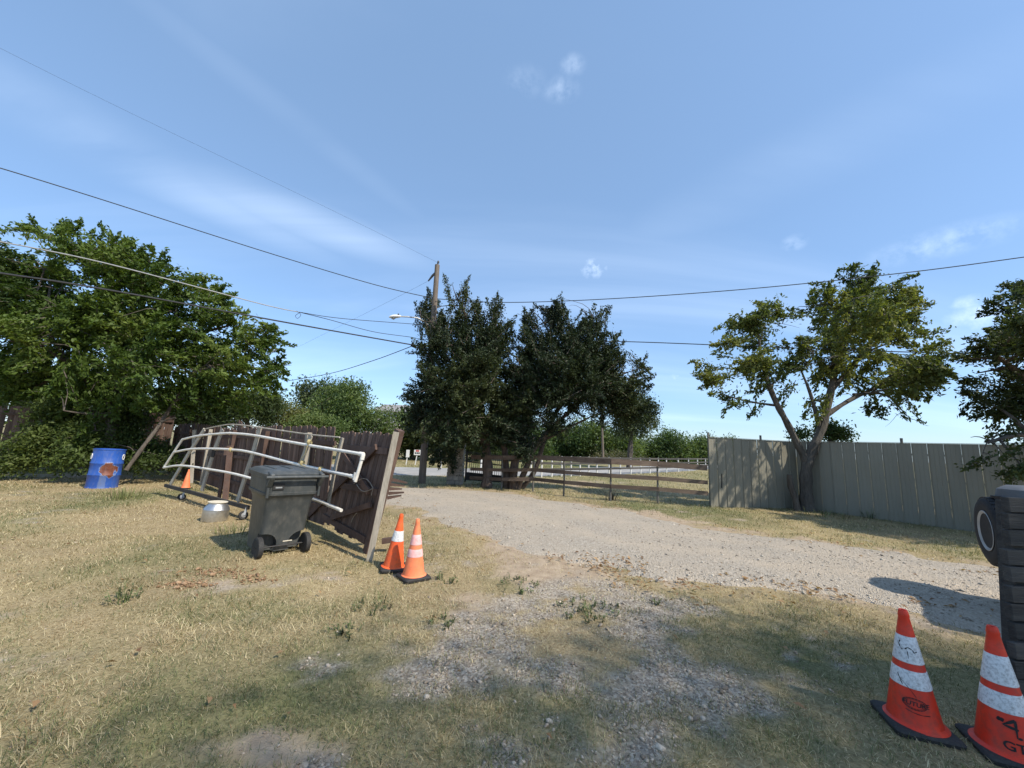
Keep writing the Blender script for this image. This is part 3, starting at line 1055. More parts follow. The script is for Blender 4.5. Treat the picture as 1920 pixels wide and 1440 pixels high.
# the big hackberry over the left fence
tb = G(205, 890)
make_tree('hackberry_tree', 'large spreading green tree over the fence at far left', tb,
          [([tb, P(208, 830, 12.4), P(216, 760, 12.6), P(240, 660, 12.8), P(246, 590, 12.8)], [.2, .17, .15, .11, .04]),
           ([P(236, 882, 11.6), P(268, 838, 11.9), P(302, 792, 12.3), P(360, 700, 12.6)], [.055, .052, .05, .035]),
           ([P(216, 760, 12.6), P(130, 680, 12.4), P(70, 590, 12.2)], [.1, .08, .03]),
           ([P(230, 700, 12.7), P(330, 640, 12.7), P(430, 610, 12.7)], [.1, .07, .03])],
          px_blobs([(60, 500, 90, 70), (150, 470, 80, 62), (250, 500, 85, 60), (330, 545, 80, 58), (400, 585, 80, 56), (475, 640, 62, 46), (95, 600, 110, 80), (230, 610, 120, 85), (350, 665, 110, 75),
                    (455, 705, 80, 52), (60, 705, 90, 60), (180, 720, 110, 60), (300, 745, 80, 46), (395, 745, 66, 34), (-60, 560, 110, 120), (-60, 700, 80, 90), (505, 725, 46, 40), (515, 690, 34, 30), (300, 520, 60, 40), (420, 620, 60, 44), (30, 745, 60, 22), (330, 785, 30, 18, 12.0),
                    (120, 425, 32, 26), (60, 435, 36, 20), (225, 455, 26, 22), (20, 640, 70, 60, 10.8), (270, 690, 80, 44, 11.4), (120, 770, 60, 26, 11.3), (410, 660, 60, 40, 11.8), (520, 655, 26, 22)], 12.6),
          5800, 15, .15, .14, ELM, M['bark'], gap=.14, seed=11, twigs=.14, gscale=.6, plumes=(1000, 9, .5, 1.2, .14, .12))

# tangle of vines and saplings on the fence below it
vb = G(170, 885)
make_tree('vine_thicket', 'dark leafy vine thicket covering the fence behind the blue barrel', vb,
          [([vb + Vector((-2.2, 0, 0)), P(80, 820, 12.2), P(70, 760, 12.3)], [.04, .03, .01]), ([vb, P(180, 820, 12.2), P(170, 770, 12.2)], [.04, .03, .01])],
          px_blobs([(100, 810, 60, 38, 12.3, .5), (160, 830, 60, 38, 12.1, .5), (225, 830, 46, 36, 12.6, .5), (60, 850, 66, 22, 12.0, .5), (130, 862, 70, 20, 11.7, .4), (290, 850, 46, 22, 13.2, .4), (15, 868, 60, 16, 11.8, .4),
                    (110, 775, 50, 26, 12.4, .5), (210, 785, 60, 26, 12.6, .6), (260, 870, 40, 12, 12.2, .3), (330, 868, 26, 10, 12.8, .3)], 12.2),
          1700, 14, .14, .11, [(.03, .045, .014), (.05, .075, .02), (.085, .12, .03), (.13, .16, .045)], M['bark'], gap=.22, seed=12, twigs=.05, cat='shrub')

# the two junipers by the drive
cb = G(912, 915)
make_tree('juniper_tree', 'dark juniper hiding the utility pole, left of two by the drive', cb,
          [([cb, P(914, 870, 15.3), P(905, 790, 15.3), P(890, 690, 15.4), P(870, 580, 15.4)], [.22, .18, .15, .1, .03]),
           ([P(912, 840, 15.3), P(860, 760, 15.2), P(820, 700, 15.1)], [.1, .07, .03]), ([P(912, 820, 15.3), P(930, 700, 15.3), P(930, 590, 15.3)], [.1, .07, .02])],
          px_blobs([(848, 562, 22, 42), (868, 556, 20, 36), (806, 575, 20, 30, 16.9), (898, 600, 28, 40), (928, 600, 22, 34), (946, 622, 16, 34), (816, 615, 36, 40, 16.9), (850, 610, 30, 40), (860, 640, 60, 60), (915, 650, 50, 60),
                    (800, 655, 26, 30), (815, 710, 55, 48), (880, 730, 80, 60, 14.6), (785, 705, 20, 22), (800, 770, 44, 40), (860, 800, 70, 44, 14.6), (930, 790, 60, 60), (778, 745, 22, 34), (895, 690, 60, 40, 14.2), (840, 850, 40, 20), (776, 792, 22, 24)] + [(u, v + 2, 8, 22, 15.2, .25) for u, v in ((848, 530), (872, 540), (790, 600), (905, 565), (931, 560), (949, 600), (790, 640), (772, 690), (764, 740))], 15.2),
          7000, 15, .15, .11, CEDAR, M['cedar_bark'], aspect=.4, mat='needle', gap=.2, seed=21, plumes=(830, 10, .55, 1.25, .55, 0), upward=True, twigs=.06, limb_r=.05, gscale=.7)
cb2 = G(962, 917)
make_tree('juniper_tree', 'dark broad juniper with several leaning trunks beside the rail fence', cb2,
          [([cb2, P(965, 870, 15.1), P(985, 800, 15.1), P(1010, 700, 15.1), P(1040, 590, 15.1)], [.2, .15, .13, .1, .03]),
           ([cb2 + Vector((.15, 0, 0)), P(990, 870, 14.9), P(1010, 830, 14.9), P(1080, 760, 14.9), P(1150, 700, 14.9)], [.13, .1, .09, .07, .03]),
           ([cb2 + Vector((-.25, .1, 0)), P(948, 860, 15.2), P(940, 780, 15.2), P(950, 700, 15.2)], [.17, .12, .09, .04]),
           ([cb2 + Vector((.3, .1, 0)), P(1004, 880, 15.3), P(1030, 800, 15.4), P(1100, 660, 15.3), P(1110, 590, 15.3)], [.1, .09, .08, .06, .02]),
           ([P(1010, 830, 14.9), P(1070, 800, 15.0), P(1130, 770, 15.2)], [.06, .045, .015])],
          px_blobs([(1000, 615, 22, 34), (1050, 578, 20, 38), (1030, 615, 30, 38), (1090, 612, 24, 34), (1112, 588, 20, 28), (1128, 632, 24, 38), (1010, 655, 50, 50), (1080, 660, 66, 50), (1140, 680, 40, 40),
                    (1050, 730, 90, 50, 14.4), (980, 720, 50, 60), (1150, 740, 52, 38), (1192, 712, 28, 34), (1180, 770, 40, 24), (960, 790, 50, 40, 14.6), (1020, 790, 50, 34, 14.3), (1140, 790, 34, 22),
                    (1140, 640, 18, 22), (1205, 690, 14, 20), (990, 840, 30, 26, 14.6), (1060, 690, 60, 40, 14.0), (1130, 690, 46, 50), (1165, 705, 40, 34), (1115, 735, 60, 40, 14.7), (1175, 740, 44, 36, 14.8), (1150, 775, 46, 26)] + [(u, v + 2, 8, 22, 15.1, .25) for u, v in ((998, 580), (1018, 575), (1050, 555), (1066, 572), (1092, 580), (1112, 572), (1134, 590), (1146, 625), (1170, 668), (1203, 690), (1214, 722))], 15.1),
          7600, 15, .15, .11, CEDAR, M['cedar_bark'], aspect=.4, mat='needle', gap=.22, seed=22, plumes=(860, 10, .55, 1.25, .5, 0), upward=True, twigs=.07, limb_r=.05, gscale=.7)

# the forked tree in front of the steel fence
eb = G(1512, 958)
d3 = eb.y
make_tree('forked_elm_tree', 'forked tree with thin yellowing crown in front of steel fence', eb,
          [([eb + Vector((.05, 0, -.05)), P(1512, 930, d3), P(1512, 880, d3), P(1522, 848, d3), P(1545, 790, d3), P(1565, 700, d3), P(1590, 600, d3), P(1610, 540, d3)], [.24, .18, .16, .145, .12, .09, .06, .02]),
           ([P(1514, 870, d3), P(1498, 838, d3), P(1474, 790, d3 - .1), P(1452, 748, d3 - .1), P(1432, 690, d3), P(1420, 620, d3)], [.11, .105, .095, .085, .06, .02]),
           ([P(1540, 785, d3), P(1590, 752, d3), P(1650, 720, d3 + .1), P(1720, 660, d3 + .1)], [.09, .07, .05, .02]),
           ([P(1560, 730, d3), P(1620, 660, d3), P(1660, 600, d3 + .1)], [.09, .07, .02]),
           ([P(1536, 800, d3), P(1520, 740, d3), P(1500, 690, d3)], [.07, .05, .02]),
           ([P(1452, 760, d3), P(1400, 752, d3), P(1350, 738, d3 - .1)], [.04, .03, .01]),
           ([P(1600, 740, d3), P(1660, 740, d3), P(1700, 780, d3)], [.05, .035, .01])],
          px_blobs([(1400, 605, 50, 36), (1440, 590, 46, 32), (1375, 630, 38, 36), (1450, 650, 60, 44), (1400, 680, 56, 36), (1335, 705, 36, 26), (1318, 690, 16, 14), (1365, 745, 40, 20), (1455, 715, 50, 34),
                    (1560, 565, 50, 42), (1620, 545, 60, 36), (1680, 560, 56, 40), (1640, 600, 90, 46), (1570, 620, 56, 40), (1720, 610, 44, 44), (1595, 515, 16, 18), (1635, 512, 30, 16), (1550, 690, 54, 44), (1510, 650, 30, 30),
                    (1620, 690, 60, 44), (1690, 690, 50, 44), (1740, 690, 36, 40), (1665, 760, 40, 28), (1720, 750, 46, 30), (1660, 800, 22, 14), (1705, 785, 20, 18), (1530, 772, 30, 22), (1410, 775, 24, 14), (1770, 640, 22, 26), (1500, 615, 40, 40), (1490, 680, 44, 36), (1515, 575, 26, 26), (1600, 560, 60, 36, d3 - 2), (1660, 590, 60, 36, d3 - 2.3), (1700, 640, 50, 40, d3 - 2.3), (1740, 690, 44, 40, d3 - 2.2), (1640, 650, 50, 36, d3 - 2.1), (1580, 640, 50, 36, d3 - 1.8), (1700, 720, 40, 30, d3 - 1.5), (1560, 600, 40, 34, d3 + 1.4), (1430, 640, 40, 30, d3 + 1.2)], d3),
          2600, 13, .14, .13, ELM_DRY, M['bark_grey'], gap=.4, seed=31, twigs=.34, limb_r=.05, gscale=.5, plumes=(420, 8, .4, .95, .15, .15))
eb4 = Vector((15.2, 10.6, 0))
make_tree('oak_tree', 'shady dark tree overhanging the steel fence at right edge', eb4,
          [([eb4, P(1985, 850, 10.6), P(1975, 760, 10.6), P(1960, 640, 10.6)], [.3, .26, .2, .08]), ([P(1980, 800, 10.6), P(1930, 720, 10.3), P(1860, 660, 10.2)], [.14, .1, .03]),
           ([P(1980, 830, 10.6), P(1920, 815, 9.6), P(1850, 830, 9.2)], [.1, .07, .02])],
          px_blobs([(1880, 580, 50, 44), (1920, 620, 70, 70), (1850, 650, 46, 40), (1880, 710, 70, 44), (1830, 700, 34, 30), (1850, 755, 50, 30), (1920, 770, 70, 50), (1870, 810, 60, 30, 9.4), (1820, 820, 34, 18, 9.3),
                    (1880, 850, 50, 26, 9.0), (1920, 880, 40, 30, 8.8), (1990, 560, 80, 70), (2010, 700, 100, 100), (2080, 620, 110, 120), (1980, 830, 60, 50), (1900, 545, 26, 20), (1800, 668, 20, 16), (1845, 868, 26, 14, 9.0), (1930, 830, 50, 40, 8.6)], 10.4) + [(Vector((13.6, 7.4, 5.0)), (2.0, 1.8, 1.0)), (Vector((15.6, 8.2, 5.6)), (1.8, 1.6, 1.1)), (Vector((12.6, 8.6, 5.2)), (1.2, 1.0, .7))],
          4000, 14, .16, .12, [(.03, .042, .02), (.05, .068, .027), (.08, .10, .036), (.13, .145, .05)], M['bark'], gap=.2, seed=32, twigs=.18, gscale=.55, plumes=(760, 9, .45, 1.0, .1, .14))

# unseen tree added behind the camera at right, crown shaped to shade the foreground
sb = Vector((12.2, -6.2, 0))
SHADE = [(10.0, -3.7, 10.4, 2.3, 1.7, 1.0), (7.9, -3.4, 10.2, 2.0, 1.6, .9), (12.1, -3.4, 10.3, 2.2, 1.7, 1.0), (9.2, -5.3, 10.6, 2.3, 1.5, 1.0), (6.4, -4.1, 9.8, 1.8, 1.5, .8), (11.2, -5.4, 10.5, 2.1, 1.5, 1.0),
         (7.0, -5.6, 10.0, 2.0, 1.5, .9), (13.8, -4.0, 9.8, 1.8, 1.6, .9), (8.9, -2.5, 9.9, 1.7, .9, .7), (11.0, -2.3, 10.0, 2.0, 1.1, .7), (10.4, -2.1, 10.3, 1.7, 1.1, .9), (12.0, -2.6, 10.0, 1.6, 1.2, .8), (9.2, -1.4, 8.3, 1.8, 1.1, .7), (9.4, -1.3, 7.4, 1.2, .8, .4)]
make_tree('added_shade_tree', 'unseen leafy tree added behind the viewer to shade the foreground', sb,
          [([sb, (12.1, -6.1, 3.0), (11.4, -5.2, 6.6), (10.2, -4.3, 9.8)], [.34, .28, .2, .08]), ([(11.8, -5.8, 5.2), (9.0, -4.4, 8.4), (7.0, -4.0, 9.8)], [.16, .09, .03]), ([(11.6, -5.6, 6), (12.8, -4.2, 9.2)], [.14, .05])],
          [(Vector(q[:3]), q[3:]) for q in SHADE], 2500, 15, .5, .105, ELM, M['bark'], aspect=.5, gap=.0, seed=41, twigs=.04)


def far_tree(label, u, vbase, d, blobs, seed, pal=FAR_G, clumps=700, per=12, leaf=.3, spread=.42, name='roadside_tree', gap=.28, cat='tree'):
    x = P(u, vbase, d).x
    b = Vector((x, d, 0))
    top = min(blobs, key=lambda q: q[1])
    tp = P(top[0], top[1], d)
    make_tree(name, label, b, [([b, Vector((x + .1, d, tp.z * .3)), Vector((tp.x, d, tp.z * .65)), tp], [.28, .22, .14, .04])], px_blobs(blobs, d), clumps, per, spread, leaf, pal, M['bark'],
              gap=gap, group='trees beyond the fences', seed=seed, twigs=.05, thin_trunk=6, limb_r=.08, gscale=1.6, cat=cat)


far_tree('bushy bright green tree beyond wooden fence, widest of that row', 665, 870, 30, [(640, 770, 60, 44), (690, 790, 50, 34), (620, 745, 34, 26), (660, 740, 36, 24), (590, 800, 50, 30), (720, 805, 24, 22)], 51, clumps=1500, leaf=.22, spread=.3)
far_tree('tall blue-green tree behind the bright bushy one beyond wooden fence', 600, 870, 38, [(580, 745, 26, 26), (615, 735, 32, 22), (640, 735, 26, 18), (600, 780, 44, 34)], 52, pal=[(.04, .06, .032), (.06, .085, .042), (.085, .11, .052), (.11, .135, .06)], clumps=1000)
far_tree('pale yellowish bush right beside the big left tree', 535, 880, 24, [(530, 775, 36, 26), (550, 790, 36, 22), (510, 790, 30, 20)], 53, pal=[(.08, .09, .035), (.12, .13, .045), (.17, .175, .06), (.2, .2, .08)], clumps=700, leaf=.14, spread=.22, name='roadside_bush', cat='bush')
far_tree('low green bush between pale bush and wooden gate', 600, 870, 22, [(590, 800, 32, 18), (625, 805, 26, 16), (560, 800, 24, 16)], 54, clumps=700, leaf=.15, spread=.22, name='roadside_bush', cat='bush')
far_tree('dark green tree left of utility pole across the road', 775, 868, 34, [(765, 790, 22, 22), (790, 780, 30, 30), (770, 825, 34, 26), (810, 820, 40, 34), (740, 830, 22, 18)], 55, pal=[(.03, .045, .022), (.045, .065, .028), (.07, .09, .036), (.1, .12, .045)], clumps=1000)
far_tree('dark tree behind the stone pillar across the road', 850, 866, 36, [(840, 820, 44, 36), (890, 830, 44, 30), (860, 780, 40, 40)], 56, pal=[(.03, .045, .022), (.045, .065, .028), (.07, .09, .036), (.1, .12, .045)], clumps=900)
far_tree('dark tree seen through the junipers, across the road', 960, 862, 40, [(940, 830, 46, 30), (1000, 830, 44, 28), (970, 800, 40, 30)], 57, clumps=800)
far_tree('round-headed tree rising just right of the junipers', 1180, 868, 34, [(1195, 770, 38, 24), (1175, 790, 34, 30), (1205, 795, 30, 24), (1160, 760, 26, 26), (1185, 745, 26, 14)], 58, pal=[(.03, .045, .024), (.045, .065, .03), (.07, .09, .04), (.095, .115, .048)], clumps=1200, leaf=.2, spread=.3)
for k, (u, v, d, ru, rv, lab) in enumerate([(1060, 826, 52, 40, 30, 'tree in the tree line just right of the juniper trunks'), (1110, 822, 50, 40, 34, 'tree in the tree line behind the far white fence'),
                                            (1160, 836, 50, 36, 28, 'tree in the tree line under the round-headed tree'), (1215, 842, 54, 40, 26, 'tree in the tree line right of the round-headed tree'),
                                            (1265, 840, 54, 38, 30, 'highest tree in the tree line across the field'), (1312, 845, 56, 36, 28, 'tree in the tree line next to the steel fence corner'),
                                            (1360, 850, 60, 40, 26, 'tree in the tree line mostly hidden by steel fence corner')]):
    far_tree(lab, u, 870, d, [(u, v, ru, rv), (u - ru * .5, v + rv * .4, ru * .7, rv * .7), (u + ru * .5, v + rv * .45, ru * .7, rv * .7)], 60 + k, clumps=800, leaf=.34, spread=.45, per=11)
far_tree('grey-green brush at the foot of the tree line', 1180, 876, 44, [(1170, 862, 26, 9), (1195, 865, 30, 9), (1140, 860, 26, 10)], 71, pal=[(.08, .085, .05), (.11, .11, .06), (.14, .135, .075), (.18, .16, .1)], clumps=300, leaf=.2, spread=.3, name='field_brush', cat='bush')
far_tree('sapling peeking over the steel fence behind the forked tree', 1560, 900, 14.5, [(1500, 815, 18, 8, 14.5), (1555, 808, 26, 12, 14.5), (1580, 815, 18, 10, 14.5)], 72, clumps=260, leaf=.12, spread=.14, name='fence_sapling', cat='sapling')
far_tree('dark tree between the big left tree and the wooden fence', 480, 880, 22, [(470, 760, 36, 26), (430, 775, 30, 22), (500, 760, 26, 30), (390, 790, 30, 20)], 73, pal=[(.03, .048, .02), (.05, .075, .028), (.075, .1, .036), (.1, .13, .045)], clumps=900, leaf=.16, spread=.25)
for k, (u, d, lab) in enumerate([(720, 60, 'tree of the far wood showing left of the pole'), (830, 60, 'tree of the far wood showing behind the pole'), (905, 58, 'tree of the far wood behind the iron gate'), (1010, 62, 'tree of the far wood behind the juniper trunks')]):
    far_tree(lab, u, 866, d, [(u, 846, 40, 16), (u - 34, 850, 34, 14), (u + 34, 850, 34, 14)], 80 + k, clumps=520, leaf=.4, spread=.5, per=11, pal=[(.03, .045, .022), (.05, .07, .03), (.07, .09, .036), (.1, .12, .045)])

DK = [(.022, .038, .015), (.038, .06, .022), (.06, .085, .03), (.09, .12, .04)]
far_tree('dark tree filling the gap behind the left tree and the wooden fence', 330, 880, 21, [(320, 775, 50, 26), (370, 765, 46, 30), (280, 770, 46, 30), (420, 770, 36, 26)], 91, pal=DK, clumps=900, leaf=.2, spread=.3)
far_tree('dark tree behind the left tree beyond the far left fence', 130, 880, 21, [(60, 740, 60, 44), (140, 745, 60, 44), (220, 750, 56, 40), (0, 740, 50, 44), (180, 790, 60, 20)], 92, pal=DK, clumps=1200, leaf=.2, spread=.32)

# ------------------------------------------------------------------ wooden privacy fence on the left
def picket(parent, base, up, side, w, h, th, mat, dog=.03, name='picket'):
    """one dog-eared board; base = foot centre"""
    s = side.normalized(); u = up.normalized(); t = s.cross(u)
    prof = [(-w / 2, 0), (w / 2, 0), (w / 2, h - dog), (w / 2 - dog, h), (-w / 2 + dog, h), (-w / 2, h - dog)]
    vs = [base + s * a + u * b + t * (k * th / 2) for k in (-1, 1) for a, b in prof]
    n = 6
    fs = [tuple(range(n)), tuple(range(2 * n - 1, n - 1, -1))] + [(i + n, (i + 1) % n + n, (i + 1) % n, i) for i in range(n)]
    return MB().add(vs, fs).build(name, mat, parent)


def privacy_fence(label, a, b, h, post_every, seed, extra=None, miss=()):
    r = random.Random(seed)
    a, b = Vector(a), Vector(b)
    d = (b - a); L = d.length; d.normalize()
    back = Vector((-d.y, d.x, 0))
    if back.y < 0: back = -back
    t = thing('privacy_fence', label, 'fence', a)
    n = int(L / .146)
    for i in range(n):
        if i in miss: continue
        p = a + d * (.146 * (i + .5)) + back * .03
        hh = h + r.uniform(-.03, .03) + (extra(i / n) if extra else 0)
        lean = Vector((r.uniform(-.012, .012), r.uniform(-.012, .012), 1)) + d * r.uniform(-.01, .01)
        picket(t, p + Vector((0, 0, .04)), lean, d, .1445 * r.uniform(.97, 1.0), hh, .018, M['fence_wood'])
    for z in (.35, h * .55, h - .28):
        k = 0
        while k < L:
            e = min(k + 2.4, L)
            MB().bar(a + d * (k + .005) + Vector((0, 0, z + r.uniform(-.02, .02))) - back * .002, a + d * (e - .005) + Vector((0, 0, z + r.uniform(-.02, .02))) - back * .002, .085, .038, (0, 0, 1)).build('rail', M['fence_rail_wood'], t)
            k += 2.4
    k = .3
    while k < L:
        MB().bar(a + d * k - back * .07 + Vector((0, 0, -.1)), a + d * (k + r.uniform(-.06, .06)) - back * .07 + Vector((0, 0, h - .1)), .095, .095, d).build('post', M['fence_rail_wood'] if r.random() < .75 else M['grey_wood'], t)
        k += post_every
    return t


FA, FB = Vector((-13.6, 15.9, 0)), Vector((-3.33, 7.48, 0))
privacy_fence('dark brown picket privacy fence running behind the white pipe frame', FA, FB, 1.86, 2.4, 5, extra=lambda s: .25 * max(0, 1 - abs(s - .56) / .035) + .05 * math.sin(s * 9) - .06 * s)
privacy_fence('brown board fence at the far left edge behind the vines', (-25, 14.0, 0), (-13.75, 15.85, 0), 2.3, 2.4, 6)

# loose grey props standing among the frame
for (u0, v0, u1, v1, d, w, lab) in ((360, 900, 365, 806, 12.9, .11, 'grey upright board just behind the orange cone at pipe frame'), (424, 928, 432, 836, 9.4, .12, 'weathered brown board standing behind the middle of the pipe frame'),
                                   (412, 926, 425, 838, 9.6, .07, 'narrow dark stick standing left of weathered board behind pipe frame')):
    p, q = P(u0, v0, d), P(u1, v1, d + .25)
    p.z = 0.0
    mb = MB().bar(p, q, w, .04, (1, 0, 0))
    o = mb.build('loose_board', M['grey_wood'] if 'grey' in lab else M['fence_rail_wood'], None)
    tag(o, lab, 'board', 'boards propped behind the pipe frame')

# ------------------------------------------------------------------ the sagging gate leaf at the end of that fence
BR, TR = G(698, 1036), P(756, 811, 5.85)
BL, TL = G(604, 988), P(642, 806, 7.35)
BR.z = .06; BL.z = .05


def gq(s, t, off=0.0):
    p = BL.lerp(BR, s).lerp(TL.lerp(TR, s), t)
    n = (BR - BL).cross(TL - BL).normalized()
    if n.y > 0: n = -n
    return p + n * off


gate = thing('wooden_gate', 'sagging dark brown board gate with crossed braces, leaning by two cones', 'gate', BR)
ng = 17
rg = random.Random(4)
for i in range(ng):
    s0, s1 = (i + .04) / ng, (i + .96 - (.16 if i in (2, 4, 6) else 0)) / ng
    t0 = rg.uniform(-.01, .02) + (0.0 if i > 4 else .03)
    t1 = 1 + rg.uniform(-.025, .0)
    vs = [gq(s0, t0, o) for o in (0, .02)] + [gq(s1, t0, o) for o in (0, .02)] + [gq(s1, t1 - .012, o) for o in (0, .02)] + [gq(s0 + (s1 - s0) * .8, t1, o) for o in (0, .02)] + [gq(s0 + (s1 - s0) * .2, t1, o) for o in (0, .02)] + [gq(s0, t1 - .012, o) for o in (0, .02)]
    n = 6
    fs = [tuple(range(0, 12, 2)), tuple(range(11, 0, -2))] + [(2 * k + 1, 2 * ((k + 1) % n) + 1, 2 * ((k + 1) % n), 2 * k) for k in range(n)]
    MB().add(vs, fs).build('picket', M['fence_wood'], gate)


def gbar(name, s0, t0, s1, t1, w=.09, off=.041, mat='fence_rail_wood', th=.036):
    p, q = gq(s0, t0, off), gq(s1, t1, off)
    d = q - p
    nn = (gq(.5, .5, 1) - gq(.5, .5, 0)).normalized()
    return MB().bar(p, q, w, th, d.cross(nn)).build(name, M[mat], gate)


gbar('rail', .03, .82, .9, .83, .1)
gbar('rail', .02, .44, .9, .47, .1)
gbar('rail', .02, .09, .9, .05, .1)
gbar('brace', -.28, .04, .74, .86, .1, .079)
gbar('brace', .16, .78, .8, .46, .1, .079)
gbar('brace', .25, .12, .88, .36, .085, .079)
MB().bar(gq(.985, -.04, .05), gq(.985, 1.02, .05), .13, .1, (BR - BL)).build('post', M['fence_rail_wood'], gate)
MB().bar(G(692, 1051) + Vector((0, 0, -.02)), P(743, 810, 5.66), .085, .04, (1, .3, 0)).build('grey_prop_board', M['grey_wood'], gate)
for k in range(5):
    z = .52 + k * .055
    MB().bar(gq(1.0, z * .72 + .06, -.02), gq(1.0, z * .72 + .06, -.02) + Vector((.19 + .03 * math.sin(k * 2.1), .08, .035 - .02 * k)), .05, .02, (0, 0, 1), tw=.45).build('splintered_rail_end', M['fence_rail_wood'], gate)
MB().bar(gq(1.02, .06, -.1), gq(1.02, .06, -.1) + Vector((.16, .03, .02)), .07, .09, (0, 0, 1)).build('rail_stub', M['fence_rail_wood'], gate)
wirep = [gq(.55 + .32 * t, .50 + .07 * math.sin(t * 3.1), .1) for t in (0, .2, .4, .6, .8, 1)] + [gq(.87, .44, .1)]
MB().tube(wirep, .006, 6).build('wire_loop', M['wire'], gate, True)
MB().tube([gq(.6 + .26 * t, .5 - .045 * math.sin(t * 3.1), .1) for t in (0, .2, .4, .6, .8, 1)], .006, 6).build('wire_loop', M['wire'], gate, True)
MB().tube([gq(.66, .16, .1), gq(.68, .22, .1), gq(.72, .26, .1)], .006, 5).build('wire_loop', M['wire'], gate, True)

# ------------------------------------------------------------------ the white pipe frame on casters
fr = thing('pipe_frame', 'bowed white pipe and board frame on casters leaning along wooden fence', 'frame', G(400, 955))


def fd(u, v):
    """how far off the frame stands at this spot: near at the right, leaning back at the top"""
    t = min(max((u - 307) / (681 - 307), 0), 1)
    base = 10.1 * (1 - t) ** 1.25 + 5.72 * (1 - (1 - t) ** 1.25)
    bot = 912 + 78 * t
    return base + (.45 - .3 * t) * (bot - v) / 110


def FP(u, v, o=0):
    p = P(u, v, fd(u, v))
    return p * 1 + Vector((0, -o, 0))


def dense(pts, n=28):
    out = []
    vs = [Vector((a, b, 0)) for a, b in pts]
    for i in range(len(vs) - 1):
        p0, p1, p2, p3 = vs[max(i - 1, 0)], vs[i], vs[i + 1], vs[min(i + 2, len(vs) - 1)]
        for k in range(5):
            t = k / 5
            out.append(0.5 * ((2 * p1) + (p2 - p0) * t + (2 * p0 - 5 * p1 + 4 * p2 - p3) * t * t + (3 * p1 - p0 - 3 * p2 + p3) * t ** 3))
    out.append(vs[-1])
    return [(p.x, p.y) for p in out]


top = dense([(342, 824), (373, 817), (415, 813), (437, 812.6), (480, 817), (567, 833), (681, 852)])
midp = dense([(326, 848), (358.5, 842), (402, 841.5), (432, 843), (470, 848), (559, 871), (664.5, 894)])
low = dense([(307, 877), (338, 873), (386, 879), (461, 894), (583, 934), (640, 957)])
PR = .026
for pts in (top, midp, low):
    MB().tube([FP(u, v) for u, v in pts], PR, 10).build('long_pipe', M['pvc'], fr, True)
MB().tube([FP(342, 824), FP(326, 848), FP(307, 877)], PR * 1.02, 10).build('end_pipe', M['pvc'], fr, True)
MB().tube([FP(681, 852), FP(675, 873), FP(666, 903)], PR * 1.02, 10).build('end_pipe', M['pvc'], fr, True)
for (a, b) in (((674, 851), (681.5, 852)), ((681, 852), (678.5, 862)), ((668, 886), (665, 900)), ((657, 892.5), (666, 894.5))):
    MB().tube([FP(*a), FP(*b)], PR * 1.3, 10).build('elbow', M['pvc'], fr, True)
MB().tube([FP(u, v, -.02) for u, v in dense([(380, 805), (418, 797), (442, 796), (483, 801), (578, 814.5), (636, 820)])], .013, 6).build('top_strip', M['grey_wood'], fr, True)


def slat(pts, w=.1):
    ps = [FP(u, v, -.045) for u, v in pts]
    mb = MB()
    d = (FP(pts[0][0] + 12, pts[0][1] + 2) - FP(*pts[0]))
    for i in range(len(ps) - 1):
        mb.bar(ps[i] - (ps[i + 1] - ps[i]) * .02, ps[i + 1] + (ps[i + 1] - ps[i]) * .02, w, .032, d)
    mb.build('slat', M['grey_wood'], fr)


slat([(380, 806), (351, 850), (317, 908)])
slat([(414, 806), (397, 850), (376, 919)], .12)
slat([(485, 801), (471, 852), (443, 939)], .13)
slat([(580, 817), (565, 862), (548, 915)], .11)
slat([(640, 822), (628, 870), (612, 950)], .05)
MB().bar(FP(395, 856, .0), FP(399, 844, .0), .13, .045, (1, .2, 0)).build('black_clamp', M['black_rubber'], fr)
MB().bar(P(310, 910, 10.15), P(466, 952, 7.95), .075, .05, (0, 0, 1)).build('base_beam', M['dark_board'], fr)
for u, v in ((579, 829), (566, 868), (432, 843), (600, 880)):
    mb = MB()
    for k in range(3):
        c = FP(u + k * 1.5, v + k * .5)
        mb.tube([c + Vector((math.cos(a) * .006, math.cos(a) * .04, math.sin(a) * .045)) for a in [j * math.pi / 4 for j in range(9)]], .007, 5)
    mb.build('twine_lashing', M['rope'], fr, True)
MB().tube([FP(580, 832, .04), FP(575, 850, .05), FP(562, 868, .05), FP(575, 874, .05)], .006, 5).build('twine', M['rope'], fr, True)
for (u, v, d) in ((341, 929, 9.75), (456, 967, 7.95)):
    c = P(u, v, d); c.z = .085
    R = Matrix.Rotation(math.pi / 2, 3, 'Y') @ Matrix.Identity(3)
    ax = Vector((.75, -.55, .2)).normalized(); q = ax.to_track_quat('Z', 'Y').to_matrix()
    w = MB().lathe([(.03, -.022), (.075, -.024), (.085, -.014), (.085, .014), (.075, .024), (.03, .022)], 20, c, axis=q).build('caster_wheel', M['black_rubber'], fr, True)
    MB().lathe([(.0, -.03), (.045, -.028), (.045, .028), (.0, .03)], 14, c, axis=q).build('hub', M['steel'], w, True)
    tp = c + Vector((.03, .03, .17))
    MB().bar(c + ax * .032, tp + ax * .02, .04, .006, (1, .6, 0)).build('caster_fork', M['grey_metal'], fr)

# ------------------------------------------------------------------ wheeled bin
bc = (G(483, 1052) + G(556, 1044)) / 2
bdir = Vector((.66, .75, 0)).normalized()
byaw = math.atan2(bdir.y, bdir.x)
bin_ = thing('wheeled_bin', 'dark grey wheeled rubbish bin with closed lid on dry grass', 'bin', (bc.x - .27, bc.y + .36, 0), (math.radians(1.5), math.radians(1.0), byaw))
bin_.scale = (1.12, 1.1, 1.06)


